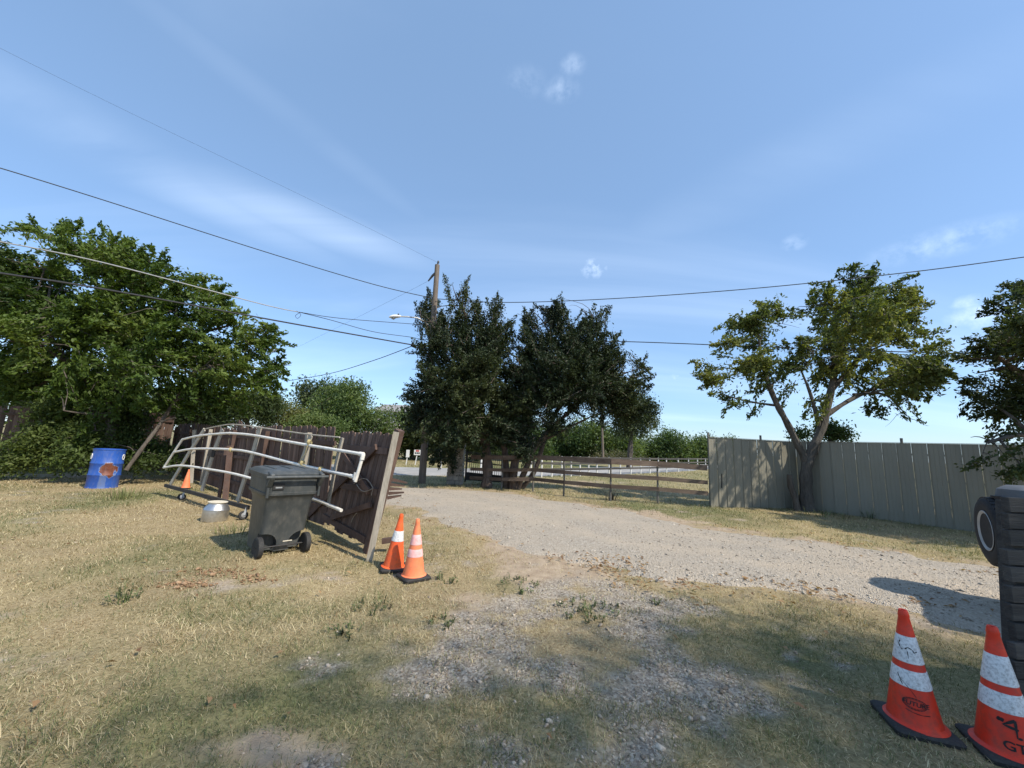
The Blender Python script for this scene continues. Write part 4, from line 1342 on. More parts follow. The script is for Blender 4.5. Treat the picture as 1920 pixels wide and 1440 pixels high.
def rrect(wx, wy, r, n=5):
    pts = []
    for cx, cy, a0 in ((wx / 2 - r, wy / 2 - r, 0), (-wx / 2 + r, wy / 2 - r, 90), (-wx / 2 + r, -wy / 2 + r, 180), (wx / 2 - r, -wy / 2 + r, 270)):
        for k in range(n):
            a = math.radians(a0 + 90 * k / (n - 1))
            pts.append((cx + r * math.cos(a), cy + r * math.sin(a)))
    return pts


def loft(mb, secs, cap0=True, cap1=True, mi=0):
    """secs: (z, wx, wy, r, ox, oy)"""
    V, Fc = [], []
    n = 20
    for z, wx, wy, r, ox, oy in secs:
        for x, y in rrect(wx, wy, r): V.append((x + ox, y + oy, z))
    for i in range(len(secs) - 1):
        for k in range(n):
            a, b = i * n + k, i * n + (k + 1) % n
            Fc.append((a, b, b + n, a + n))
    if cap0: Fc.append(tuple(range(n - 1, -1, -1)))
    if cap1: Fc.append(tuple(range((len(secs) - 1) * n, len(secs) * n)))
    mb.add(V, Fc, mi)


mb = MB()
loft(mb, [(.06, .50, .52, .06, 0, .04), (.30, .515, .56, .06, 0, .03), (.72, .56, .64, .07, 0, 0), (.79, .60, .70, .08, 0, 0), (.81, .655, .745, .09, 0, 0), (.84, .66, .75, .09, 0, 0), (.845, .64, .73, .09, 0, 0),
          (1.02, .655, .75, .09, 0, 0), (1.03, .69, .78, .1, 0, 0), (1.055, .69, .78, .1, 0, 0)])
body = mb.build('body', M['bin'], bin_, True, local=True)
# wheel arches: cut out of the body
cut = MB()
for sx in (-1, 1):
    cut.lathe([(.15, -.13), (.15, .13)], 28, (sx * .215, -.25, .15), axis=Matrix.Rotation(math.pi / 2, 3, 'X'))
cutter = cut.build('cutter', M['bin'], None, local=True)
bo = body.modifiers.new('arch', 'BOOLEAN'); bo.operation = 'DIFFERENCE'; bo.object = cutter; bo.solver = 'EXACT'
dg = bpy.context.evaluated_depsgraph_get()
dg.update()
cutter.parent = None
# cutter and body must share one space while the boolean is applied
old = (bin_.location.copy(), bin_.rotation_euler.copy())
cutter.location = old[0]; cutter.rotation_euler = old[1]; cutter.scale = bin_.scale
bpy.context.view_layer.update()
me2 = bpy.data.meshes.new_from_object(body.evaluated_get(bpy.context.evaluated_depsgraph_get()))
body.modifiers.clear()
body.data = me2
bpy.data.objects.remove(cutter)

mb = MB()
loft(mb, [(1.057, .715, .80, .1, 0, 0), (1.085, .72, .805, .1, 0, 0), (1.10, .69, .77, .1, 0, 0), (1.125, .63, .70, .12, 0, .01), (1.135, .55, .6, .12, 0, .02)])
lid = mb.build('lid', M['bin'], bin_, True, local=True)
for k in (-.19, 0, .19):
    MB().box((k, .05, 1.137), (.035, .42, .02)).build('lid_rib', M['bin'], lid, local=True, bevel=.006)
MB().tube([(-.37, -.455, 1.055), (.37, -.455, 1.055)], .021, 12).build('handle_bar', M['bin'], bin_, True, local=True)
for sx in (-.30, .30):
    mb = MB()
    mb.bar((sx, -.37, .93), (sx, -.455, 1.06), .055, .05, (1, 0, 0)); mb.bar((sx, -.38, 1.05), (sx, -.455, 1.075), .055, .05, (1, 0, 0)); mb.bar((sx, -.33, 1.11), (sx, -.46, 1.075), .05, .03, (1, 0, 0))
    mb.build('handle_bracket', M['bin'], bin_, local=True, bevel=.008)
for sx in (-.1, .12):
    MB().box((sx, -.372, .985), (.15, .012, .02)).build('grip_slot_edge', M['bin'], bin_, local=True)
MB().box((-.19, -.378, .93), (.13, .012, .09)).build('badge_plate', M['black_rubber'], bin_, local=True, bevel=.004)
MB().box((-.19, -.3855, .915), (.075, .003, .018)).build('badge_print', M['grey_metal'], bin_, local=True)
for sx in (-.305, .305):
    MB().box((sx, -.377, .86), (.03, .025, .16)).build('corner_rib', M['bin'], bin_, local=True, bevel=.006)
for sx in (-1, 1):
    RY = Matrix.Rotation(math.pi / 2, 3, 'Y')
    w = MB().lathe([(.085, -.03), (.115, -.034), (.134, -.026), (.136, 0), (.134, .026), (.115, .034), (.085, .03)], 28, (sx * .275, -.26, .136), axis=RY).build('wheel', M['black_rubber'], bin_, True, local=True)
    mb = MB()
    mb.lathe([(.0, -.012), (.088, -.012), (.088, .012), (.0, .012)], 20, (sx * .275, -.26, .136), axis=RY)
    for k in range(6):
        a = k * math.pi / 3
        mb.box((sx * .29, -.26 + .05 * math.cos(a), .136 + .05 * math.sin(a)), (.02, .07 if k % 3 == 0 else .02, .02 if k % 3 == 0 else .06))
    mb.lathe([(.0, -.03), (.02, -.03), (.02, .03), (.0, .03)], 12, (sx * .275, -.26, .136), axis=RY)
    mb.build('hub', M['bin'], w, local=True)
MB().tube([(-.31, -.26, .136), (.31, -.26, .136)], .011, 8).build('axle', M['dark_metal'], bin_, True, local=True)
MB().box((.06, -.2385, .18), (.11, .004, .012)).build('sticker', M['cream'], bin_, local=True)

# ------------------------------------------------------------------ blue drum
def drum_mat():
    m, N, L, b = new_mat('chipped_blue_drum')
    tc = N.new('ShaderNodeTexCoord'); v = tc.outputs['Object']
    n1 = noise(N, L, v, 5, 5, .6)
    blue = ramp(N, L, noise(N, L, v, 3, 4), [(.3, (.016, .065, .29)), (.7, (.026, .10, .40))])
    sp = N.new('ShaderNodeSeparateXYZ'); L.new(v, sp.inputs[0])

    def mm(op, a, c=None):
        n = N.new('ShaderNodeMath'); n.operation = op
        for i, x in enumerate((a, c)):
            if x is None: continue
            if isinstance(x, (int, float)): n.inputs[i].default_value = x
            else: L.new(x, n.inputs[i])
        return n.outputs[0]
    # patch on the side the drum shows: rust in the middle, pale chipped rim, pale run below
    ex = mm('DIVIDE', mm('SUBTRACT', sp.outputs['X'], .09), .17)
    ez = mm('DIVIDE', mm('SUBTRACT', sp.outputs['Z'], .50), .22)
    d2 = mm('ADD', mm('MULTIPLY', ex, ex), mm('MULTIPLY', ez, ez))
    d2 = mm('ADD', d2, mm('MULTIPLY', mm('SUBTRACT', n1, .5), 3.2))
    front = mm('LESS_THAN', sp.outputs['Y'], 0)
    rust_f = mm('MULTIPLY', mm('LESS_THAN', d2, .78), front)
    pale_f = mm('MULTIPLY', mm('LESS_THAN', d2, .93), front)
    rx = mm('DIVIDE', mm('SUBTRACT', sp.outputs['X'], .03), .085)
    run = mm('ADD', mm('MULTIPLY', rx, rx), mm('MULTIPLY', mm('SUBTRACT', noise(N, L, v, 7, 5, .6, (1, 1, .4)), .5), 2.5))
    run_f = mm('MULTIPLY', mm('MULTIPLY', mm('LESS_THAN', run, .7), mm('LESS_THAN', sp.outputs['Z'], .38)), front)
    rust = ramp(N, L, noise(N, L, v, 14, 6, .65), [(.3, (.10, .03, .017)), (.7, (.22, .07, .035))])
    c = mixc(N, L, mm('MULTIPLY', run_f, .3), blue, (.28, .33, .34))
    c = mixc(N, L, mm('MULTIPLY', pale_f, .4), c, (.34, .45, .55))
    c = mixc(N, L, rust_f, c, rust)
    dirt = ramp(N, L, noise(N, L, v, 20, 6, .7, (1, 1, .3)), [(.5, (0, 0, 0)), (.8, (.4, .4, .4))])
    c = mixc(N, L, dirt, c, (.22, .22, .24))
    L.new(c, b.inputs['Base Color']); b.inputs['Roughness'].default_value = .4
    bump(N, L, b, n1, .2, .004)
    return m


bp = G(190, 914)
drum = thing('steel_drum', 'blue steel drum with rust patch standing before the vine thicket', 'drum', bp, (0, math.radians(1.5), math.radians(38)))
R0 = .33
prof = [(R0 - .012, 0), (R0 + .008, .004), (R0 + .008, .02), (R0, .03)]
for zc in (.36, .68):
    prof += [(R0, zc - .03), (R0 + .014, zc - .008), (R0 + .014, zc + .008), (R0, zc + .03)]
prof += [(R0, 1.04), (R0 + .01, 1.05), (R0 + .01, 1.07), (R0 - .01, 1.072), (R0 - .015, 1.0), (.0, .98)]
MB().lathe(prof, 40).build('shell', drum_mat(), drum, True, local=True)
for a in (-160, -20):
    ca, sa = math.cos(math.radians(a)), math.sin(math.radians(a))
    c = Vector((ca * (R0 + .004), sa * (R0 + .004), .86)); tn = Vector((-sa, ca, 0)); out = Vector((ca, sa, 0))
    MB().tube([c + tn * (.04 * math.cos(t)) + Vector((0, 0, .075 * math.sin(t))) + out * 0.004 for t in [j * math.pi / 9 for j in range(19)]], .009, 6).build('hand_hole_rim', M['white_paint'], drum, True, local=True)
    q = out.to_track_quat('Z', 'X').to_matrix()
    MB().lathe([(.034, .0), (.034, .002)], 16, c, axis=q @ Matrix.Diagonal((1.8, 1, 1))).build('hand_hole', M['panel_dark'], drum, local=True)

# ------------------------------------------------------------------ steel churn in the grass
cp = G(394, 978)
churn = thing('steel_churn', 'low shiny steel churn with cream top sunk in dry grass', 'churn', (cp.x, cp.y + .1, 0), (math.radians(-2), math.radians(2), 0))
K = .76
MB().lathe([(r_ * K, z_ * K) for r_, z_ in [(.275, 0), (.28, .01), (.28, .26), (.286, .265), (.286, .28), (.28, .285), (.272, .31), (.215, .395), (.195, .42), (.195, .445)]], 36).build('body', M['steel'], churn, True, local=True)
MB().lathe([(r_ * K, z_ * K) for r_, z_ in [(.0, .443), (.195, .445), (.21, .447), (.214, .455), (.214, .463), (.206, .468), (.185, .46), (.0, .455)]], 36).build('lid', M['cream'], churn, True, local=True)

# ------------------------------------------------------------------ traffic cones
CONE_PROF = [(.155, .03), (.16, .036), (.135, .05), (.132, .06), (.028, .66), (.030, .668), (.026, .69), (.022, .705), (.012, .703), (.012, .66)]


def cone_r(z): return .132 + (.028 - .132) * (z - .06) / .60


def wrap(pts2, z0, a0, lift=.0015, scale=1.0):
    """flat (x, y) metres onto the cone's skin around angle a0, height z0"""
    out = []
    for x, y in pts2:
        z = z0 + y
        r = cone_r(z) + lift
        a = a0 + x / r
        out.append((r * math.cos(a), r * math.sin(a), z))
    return out


def mark_strip(pts, w, z0, a0, parent, name='marking', mat='black_paint', lift=.003):
    """a painted stroke: ribbon along pts"""
    vs, fs = [], []
    P2 = [Vector((x, y)) for x, y in pts]
    dn = []
    for i in range(len(P2) - 1):
        for k in range(4): dn.append(P2[i].lerp(P2[i + 1], k / 4))
    dn.append(P2[-1])
    for i, p in enumerate(dn):
        d = (dn[min(i + 1, len(dn) - 1)] - dn[max(i - 1, 0)]).normalized()
        s = Vector((-d.y, d.x)) * w / 2 * (.8 + .3 * math.sin(i * 1.3))
        vs += [tuple(p + s), tuple(p - s)]
    fs = [(2 * i, 2 * i + 1, 2 * i + 3, 2 * i + 2) for i in range(len(dn) - 1)]
    return MB().add(wrap(vs, z0, a0, lift), fs).build(name, M[mat], parent, local=True)


def text_mark(txt, size, z0, a0, parent, name='lettering', mat='black_paint', sx=1.0, shear=0.0):
    cu = bpy.data.curves.new('t', 'FONT'); cu.body = txt; cu.size = size; cu.align_x = 'CENTER'; cu.resolution_u = 3; cu.offset = size * .018
    ob = bpy.data.objects.new('t', cu); COL.objects.link(ob)
    bpy.context.view_layer.update()
    me = bpy.data.meshes.new_from_object(ob.evaluated_get(bpy.context.evaluated_depsgraph_get()))
    bm = bmesh.new(); bm.from_mesh(me)
    bmesh.ops.triangulate(bm, faces=bm.faces[:])
    bmesh.ops.subdivide_edges(bm, edges=[e for e in bm.edges if e.calc_length() > size * .2], cuts=2)
    vs = [((v.co.x + v.co.y * shear) * sx, v.co.y) for v in bm.verts]
    fs = [tuple(v.index for v in f.verts) for f in bm.faces]
    bm.verts.index_update()
    mb = MB().add(wrap(vs, z0, a0, .003), fs)
    bm.free()
    bpy.data.objects.remove(ob)
    return mb.build(name, M[mat], parent, local=True)


def make_cone(label, loc, rot, body_mat, collars, seed, scale=1.0, group='traffic cones'):
    t = thing('traffic_cone', label, 'cone', loc, rot, group)
    t.scale = (scale,) * 3
    mb = MB()
    V, Fc = [], []
    n = 20
    secs = [(0.0, .335, .03), (.022, .34, .03), (.034, .322, .03), (.038, .31, .03)]
    loft(mb, [(z, w, w, r, 0, 0) for z, w, r in secs])
    rr = random.Random(seed)
    for v in mb.v: v.z += .012 * math.sin(v.x * 9 + seed) * (1 if v.z > .01 else 0) * .4
    base = mb.build('base', M['black_rubber'], t, True, local=True)
    dent = lambda a, z: .02 * math.sin(2 * a + seed) * (1 if .1 < z < .6 else 0) + .012 * math.sin(3 * a + z * 12 + seed)
    prof = CONE_PROF[:4] + [(cone_r(z), z) for z in (.12, .2, .28, .36, .44, .52, .6)] + CONE_PROF[4:]
    body = MB().lathe(prof, 36, jit=None).build('cone_body', M[body_mat], t, True, local=True)
    for z0, z1, m in collars:
        MB().lathe([(cone_r(z0) + .0005, z0), (cone_r(z0) + .0022, z0 + .003), (cone_r((z0 + z1) / 2) + .0022, (z0 + z1) / 2), (cone_r(z1) + .0022, z1 - .003), (cone_r(z1) + .0005, z1)], 36).build('collar', M[m], t, True, local=True)
    return t


def face_angle(loc, yaw=0.0):
    return math.atan2(-loc[1], -loc[0]) - yaw


cA, cB = G(737, 1066), G(775, 1083)
make_cone('orange cone with one white band standing against the wooden gate', cA, (math.radians(2), math.radians(4), math.radians(20)), 'cone_orange', [(.36, .49, 'collar')], 1)
make_cone('faded orange cone with worn pink bands in front of another cone', cB, (0, 0, math.radians(38)), 'cone_faded', [(.26, .35, 'collar_pink'), (.40, .52, 'collar_pink')], 2)
cK = G(349, 907)
make_cone('small orange cone behind the white pipe frame', (cK.x * .92, cK.y * .92, 0), (math.radians(-3), 0, math.radians(10)), 'cone_faded', [], 3, .78)
c1 = G(1716, 1361)
y1 = math.radians(-18)
k1 = make_cone('red-orange cone with two white bands and oval black logo', c1, (0, 0, y1), 'cone_red', [(.255, .355, 'collar'), (.395, .55, 'collar')], 4)
fa = face_angle(c1, y1)
# oval badge with its name, as on the cone
ov = [(.058 * math.cos(t), .030 * math.sin(t)) for t in [j * math.pi / 14 for j in range(29)]]
mark_strip(ov, .005, .175, fa + .08, k1, 'logo_oval')
mark_strip([(.050 * math.cos(t), .024 * math.sin(t)) for t in [j * math.pi / 14 for j in range(29)]], .0025, .175, fa + .08, k1, 'logo_oval')
text_mark('FUTURE', .034, .164, fa + .12, k1, 'logo_lettering', sx=1.05, shear=.15)
mark_strip([(-.055, -.0), (-.02, -.008), (.02, -.01), (.06, -.006)], .004, .135, fa + .15, k1, 'logo_underline')
mark_strip([(-.012, .03), (-.02, .01), (-.012, -.012), (.0, -.022)], .006, .49, fa - .35, k1, 'marker_scribble')
mark_strip([(-.03, .0), (-.015, .014), (.004, .004), (.014, -.012), (.03, -.004)], .006, .475, fa + .3, k1, 'marker_scribble')
mark_strip([(0, .02), (.002, -.02)], .004, .445, fa, k1, 'marker_scribble')
mark_strip([(-.05, .03), (-.02, .0), (.0, -.02), (.03, -.06)], .003, .275, fa - .1, k1, 'scratch')
mark_strip([(-.03, .02), (-.018, -.01), (-.005, -.035)], .005, .30, fa - .35, k1, 'scratch')
c2 = G(1893, 1413)
y2 = math.radians(-24)
k2 = make_cone('red cone with sprayed black number at right edge', c2, (0, 0, y2), 'cone_red', [(.255, .355, 'collar'), (.395, .55, 'collar')], 5)
fa2 = face_angle(c2, y2)
mark_strip([(.03, .055), (-.02, .02), (.04, .01)], .014, .175, fa2 + .08, k2, 'sprayed_number')
mark_strip([(.03, .055), (.03, -.03), (.05, -.03)], .012, .175, fa2 + .08, k2, 'sprayed_number')
mark_strip([(-.02, .04), (.0, .03), (-.005, .045)], .02, .18, fa2 - .1, k2, 'sprayed_number')
text_mark('GT', .062, .075, fa2 + .2, k2, 'sprayed_lettering', sx=1.15)

# ------------------------------------------------------------------ steel panel fence on the right
m0 = G(1332, 951)
mk = G(1505, 957) + Vector((.25, .45, 0))          # the fence turns here, behind the forked tree
m1 = G(1823, 997)
SECT = [(m0, mk), (mk, mk + (m1 - mk) * 1.75)]
sf = thing('steel_fence', 'tall beige ribbed steel panel fence right of the rail fence', 'fence', m0)
rs = random.Random(8)
for si, (pa, pb_) in enumerate(SECT):
    md = (pb_ - pa); md.z = 0; Ls = md.length; md.normalize()
    mn = Vector((md.y, -md.x, 0))
    if mn.y > 0: mn = -mn
    npan = max(1, round(Ls / .305)); PW = Ls / npan
    for i in range(npan):
        zt = 2.2 + (.0 if si == 0 else .015)
        prof = [(0, 0), (.004, 0), (.010, .022), (.022, .022), (.028, 0), (.11, 0), (.118, .004), (.126, 0), (.2, 0), (.208, .004), (.216, 0), (PW - .004, 0)]
        lean = rs.uniform(-.004, .004)
        a = pa + md * (PW * i)
        vs, fs = [], []
        k = len(prof)
        for back in (0, .006):
            for z in (-.02, zt):
                for s, o in prof: vs.append(a + md * (s + .002) + mn * (o - back + lean * z) + Vector((0, 0, z)))
        for j in range(k - 1):
            fs.append((j, j + 1, j + 1 + k, j + k)); fs.append((2 * k + j + 1, 2 * k + j, 3 * k + j, 3 * k + j + 1))
            fs.append((k + j, k + j + 1, 3 * k + j + 1, 3 * k + j))
        fs += [(0, k, 3 * k, 2 * k), (k - 1, 3 * k - 1, 4 * k - 1, 2 * k - 1)]
        MB().add(vs, fs).build('panel', M['panel'], sf)
    for k in range(0, npan, 9):
        e0, e1 = pa + md * (PW * k + .003), pa + md * (PW * min(k + 9, npan) - .003)
        MB().bar(e0 + Vector((0, 0, zt + .012)) + mn * .008, e1 + Vector((0, 0, zt + .012)) + mn * .008, .05, .012, mn).build('top_cap', M['panel'], sf)
    for z in (.5, 1.2, 1.9):
        MB().bar(pa + md * .02 - mn * .03 + Vector((0, 0, z)), pb_ - md * .05 - mn * .03 + Vector((0, 0, z)), .05, .03, (0, 0, 1)).build('back_rail', M['t_post'], sf)
    for s in ((.05, 2.05) if si == 0 else (2.6, 6.0)):
        p = pa + md * s - mn * .05
        MB().tube([p + Vector((0, 0, -.1)), p + Vector((0, 0, 2.36))], .032, 10).build('post', M['t_post'], sf, True)
    if si == 0:
        pslot = pa + md * .43 + mn * .006
        MB().bar(pslot + Vector((0, 0, .6)), pslot + md * .03 + Vector((0, 0, 1.05)), .035, .012, md).build('latch_slot', M['panel_dark'], sf)
        mn0 = mn

# old stump post by the forked tree
st = G(1487, 956) + mn0 * .1
o = MB().tube([st + Vector((.06, 0, -.05)), st + Vector((.0, 0, .4)), st + Vector((-.12, 0, .75)), st + Vector((-.13, .0, 1.12))], [.11, .085, .09, .075], 9).build('dead_stump', M['bark'], None, True)
tag(o, 'short dead stump leaning left beside the forked tree', 'stump')

# ------------------------------------------------------------------ rail fence between the junipers and the steel fence
fp = [G(880, 912), G(940, 918), G(999, 922), G(1057, 930), G(1145, 940), G(1234, 945), G(1331, 951)]
fp[-1] = m0 + Vector((-.06, .02, 0))
rf = thing('rail_fence', 'three-rail brown wooden fence from stone pillar to steel fence', 'fence', fp[2])
rrf = random.Random(3)
for i, p in enumerate(fp[:-1]):
    if i == 0: continue
    MB().tube([p + Vector((0, .04, -.1)), p + Vector((.01, .04, .6)), p + Vector((rrf.uniform(-.03, .03), .04, 1.22))], .032, 8).build('post', M['t_post'], rf, True)
zt = [1.13, 1.18, 1.26, 1.27, 1.28, 1.27, 1.22]
for i in range(len(fp) - 1):
    for lv, (dz, w) in enumerate(((0, .17), (-.46, .13), (-.80, .125))):
        a, b = fp[i] + Vector((0, -.03, zt[i] + dz)), fp[i + 1] + Vector((0, -.03, zt[i + 1] + dz))
        d = (b - a).normalized()
        MB().bar(a + d * .004, b - d * .004, w * rrf.uniform(.93, 1.05), .04, (0, 0, 1)).build('rail', M['rail_wood'], rf)

# ------------------------------------------------------------------ stone pillar and iron gate
pp = G(853, 908)
pil = thing('stone_pillar', 'square stone gate pillar with flat cap beside utility pole', 'pillar', pp)
hw, hh = .30, 1.62
MB().box(pp + Vector((0, 0, hh / 2)), (hw * 2 - .05, hw * 2 - .05, hh)).build('core', M['mortar'], pil)
rp = random.Random(2)
z = 0.0
while z < hh - .05:
    h = rp.uniform(.1, .19); h = min(h, hh - z)
    for nx, ny in ((0, -1), (1, 0), (-1, 0), (0, 1)):
        x = -hw
        while x < hw - .02:
            w = min(rp.uniform(.16, .34), hw - x)
            c = (x + w / 2)
            pos = pp + Vector((c if nx == 0 else nx * (hw - .02), c if ny == 0 else ny * (hw - .02), z + h / 2))
            pr = rp.uniform(.05, .09)
            MB().box(pos, (w - .016 if nx == 0 else pr, w - .016 if ny == 0 else pr, h - .014)).build('stone', M['stone'], pil, bevel=.012)
            x += w
    z += h
MB().box(pp + Vector((0, 0, hh + .035)), (.72, .72, .07)).build('cap', M['stone'], pil, bevel=.015)

ga, gb = P(872, 905, 16.5), P(948, 912, 16.8)
ga.z = .12; gb.z = .06
ig = thing('iron_gate', 'dark iron picket gate with solid kick panel behind the juniper trunks', 'gate', (ga.x, ga.y, 0))
gd = (gb - ga)
for z0, z1, w in ((.33, .27, .05), (.78, .72, .045), (1.16, 1.10, .05)):
    MB().bar(ga + Vector((0, 0, z0)), gb + Vector((0, 0, z1)), w, .04, (0, 0, 1)).build('gate_rail', M['dark_metal'], ig)
vs = [ga + Vector((0, 0, 0.02)), gb + Vector((0, 0, .02)), gb + Vector((0, 0, .27)), ga + Vector((0, 0, .33))]
MB().add(vs + [v + Vector((0, .02, 0)) for v in vs], [(0, 1, 2, 3), (7, 6, 5, 4), (0, 4, 5, 1), (1, 5, 6, 2), (2, 6, 7, 3), (3, 7, 4, 0)]).build('kick_panel', M['dark_metal'], ig)
for i in range(19):
    p = ga.lerp(gb, (i + .5) / 19)
    MB().tube([p + Vector((0, .01, .28)), p + Vector((0, .01, 1.2))], .011, 6).build('gate_bar', M['dark_metal'], ig)
for e in (ga, gb):
    MB().bar(e + Vector((0, 0, -.05)), e + Vector((0, 0, 1.24)), .06, .06, gd).build('gate_stile', M['dark_metal'], ig)

# ------------------------------------------------------------------ white pipe fence across the field
wf = thing('white_pipe_fence', 'distant low fence with white posts across the field', 'fence', (2.0, 23.0, 0))
wpts = [Vector((1.2, 20.9, 0)), Vector((5.5, 24.4, 0)), Vector((12.5, 31.0, 0)), Vector((26, 47, 0))]
cum = []
for i in range(len(wpts) - 1):
    n = (7, 7, 7)[i]
    for k in range(n): cum.append(wpts[i].lerp(wpts[i + 1], k / n))
cum.append(wpts[-1])
for p in cum:
    MB().tube([p + Vector((0, 0, -.1)), p + Vector((0, 0, 1.15))], .045, 8).build('post', M['white_paint'], wf, True)
for i in range(len(cum) - 1):
    for z in (.42, .75, 1.08):
        d = (cum[i + 1] - cum[i]).normalized()
        MB().bar(cum[i] + Vector((0, -.06, z)) + d * .004, cum[i + 1] + Vector((0, -.06, z)) - d * .004, .12, .035, (0, 0, 1)).build('rail', M['dark_board'], wf)

# ------------------------------------------------------------------ utility pole, lamp and lines
pb = G(791, 906)
ptop = P(820, 497, pb.y)
pole = thing('utility_pole', 'weathered wooden utility pole rising beside the left juniper', 'pole', pb)
MB().tube([pb + Vector((0, 0, -.2)), pb.lerp(ptop, .3), pb.lerp(ptop, .65), ptop], [.15, .14, .125, .105], 14).build('shaft', M['pole_wood'], pole, True)
MB().tube([ptop, ptop + Vector((.02, 0, .1))], .03, 8).build('top_bracket', M['dark_metal'], pole, True)
MB().tube([ptop + Vector((.03, 0, .1)), ptop + Vector((.03, 0, .19))], [.05, .035], 10).build('insulator', M['dark_metal'], pole, True)
MB().tube([P(819, 508, pb.y), P(811, 517, pb.y), P(803, 527, pb.y)], [.03, .055, .03], 8).build('strain_insulator', M['dark_metal'], pole, True)
a0 = P(806, 612, pb.y)
lamp = MB().tube([a0, P(795, 602, pb.y - .1), P(782, 596, pb.y - .25), P(765, 594, pb.y - .4), P(752, 593.5, pb.y - .5)], .03, 8).build('lamp_arm', M['grey_metal'], pole, True)
lh = P(742, 594, pb.y - .55)
ld = (P(752, 593.5, pb.y - .5) - lh).normalized()
q = ld.to_track_quat('X', 'Z').to_matrix()
V = []
mb = MB()
secs = [(.22, .04, .035), (.16, .07, .06), (.05, .10, .085), (-.08, .12, .09), (-.2, .10, .06), (-.27, .04, .02)]
vs, fs = [], []
for x, wy, wz in secs:
    for k in range(12):
        a = 2 * math.pi * k / 12
        vs.append(lh + q @ Vector((x, wy * math.cos(a), wz * math.sin(a) * (1 if math.sin(a) > 0 else .6))))
for i in range(5):
    for k in range(12):
        fs.append((i * 12 + k, i * 12 + (k + 1) % 12, (i + 1) * 12 + (k + 1) % 12, (i + 1) * 12 + k))
fs += [tuple(range(11, -1, -1)), tuple(range(60, 72))]
head = mb.add(vs, fs).build('lamp_head', M['white_paint'], pole, True)
vs2 = []
for x, wy, wz in ((.0, .07, .06), (-.09, .10, .12), (-.18, .06, .08)):
    for k in range(10):
        a = math.pi + math.pi * k / 9
        vs2.append(lh + q @ Vector((x, wy * math.cos(a), wz * math.sin(a))))
MB().add(vs2, [(i * 10 + k, i * 10 + k + 1, (i + 1) * 10 + k + 1, (i + 1) * 10 + k) for i in range(2) for k in range(9)]).build('lamp_lens', M['grey_metal'], head, True)
MB().lathe([(.03, 0), (.035, .03), (.025, .07), (0, .075)], 10, lh + Vector((.1, 0, .07))).build('photocell', M['dark_metal'], head, True)
MB().tube([P(797, 648, pb.y - .25), P(806, 650, pb.y - .1)], .05, 8).build('line_clamp', M['dark_metal'], pole, True)
MB().tube([P(771, 647, pb.y - .4), P(779, 650, pb.y - .4)], [.06, .07], 8).build('line_clamp', M['dark_metal'], pole, True)


def cable(label, pts, r, mat='cable', sag=.0, name='overhead_cable', wob=0):
    """pts: (u, v, depth) along the run"""
    ps = [P(*p) for p in pts]
    out = []
    for i in range(len(ps) - 1):
        p0, p1, p2, p3 = ps[max(i - 1, 0)], ps[i], ps[i + 1], ps[min(i + 2, len(ps) - 1)]
        for k in range(8):
            t = k / 8
            out.append(0.5 * ((2 * p1) + (p2 - p0) * t + (2 * p0 - 5 * p1 + 4 * p2 - p3) * t * t + (3 * p1 - p0 - 3 * p2 + p3) * t ** 3))
    out.append(ps[-1])
    o = MB().tube(out, r, 6).build(name, M[mat], None, True)
    tag(o, label, 'cable', 'overhead lines on the utility pole')


dp = pb.y
cable('highest thick black cable sloping from upper left to the pole', [(-60, 300, 9.5), (0, 315, 9.9), (200, 377, 11.4), (500, 473, 13.6), (700, 533, 15), (815, 560, dp)], .016)
cable('upper black cable rising from the junipers to the right edge', [(815, 560, dp), (940, 567, 15.6), (1130, 561, 14.6), (1400, 542, 13.2), (1700, 511, 11.9), (1920, 482, 11), (2000, 470, 10.7)], .016)
cable('grey service cable crossing the big left tree, above the black one', [(-40, 445, 8.4), (0, 453, 8.6), (200, 494, 9.6), (490, 570, 11.8), (560, 585, 12.6)], .016, 'cable_grey')
cable('upper grey strand from the cable splice to the pole', [(560, 585, 12.6), (640, 597, 13.6), (780, 608, 15.9), (808, 611, dp)], .011)
cable('drooping lower strand from the cable splice to the pole', [(560, 585, 12.6), (620, 600, 13.4), (700, 622, 14.6), (775, 633, 15.8), (806, 642, dp)], .011)
cable('small loop of slack cable hanging at the splice', [(556, 583, 12.55), (564, 590, 12.6), (558, 597, 12.6), (554, 592, 12.6), (562, 586, 12.6)], .007)
cable('thick low black cable running across the big left tree to the pole', [(-40, 505, 8.4), (0, 512, 8.6), (200, 543, 9.7), (550, 607, 12.6), (798, 651, dp - .2)], .024)
cable('lower black cable passing in front of the forked tree', [(806, 650, dp), (960, 640, 15.4), (1150, 640, 14.6), (1400, 649, 13.2), (1700, 660, 11.8), (1920, 665, 11), (2000, 666, 10.7)], .017)
cable('low cable dropping from the pole clamp towards the left tree', [(775, 648, dp - .4), (700, 676, 18.5), (620, 700, 22), (540, 714, 26)], .018)
cable('very thin high wire from the pole top to upper left', [(820, 492, dp), (700, 432, 15.2), (480, 325, 13.5), (200, 190, 11.6), (-40, 70, 10)], .0035)
cable('thin wire from the strain insulator down to the left', [(803, 527, dp), (700, 580, 19), (560, 650, 26)], .004)

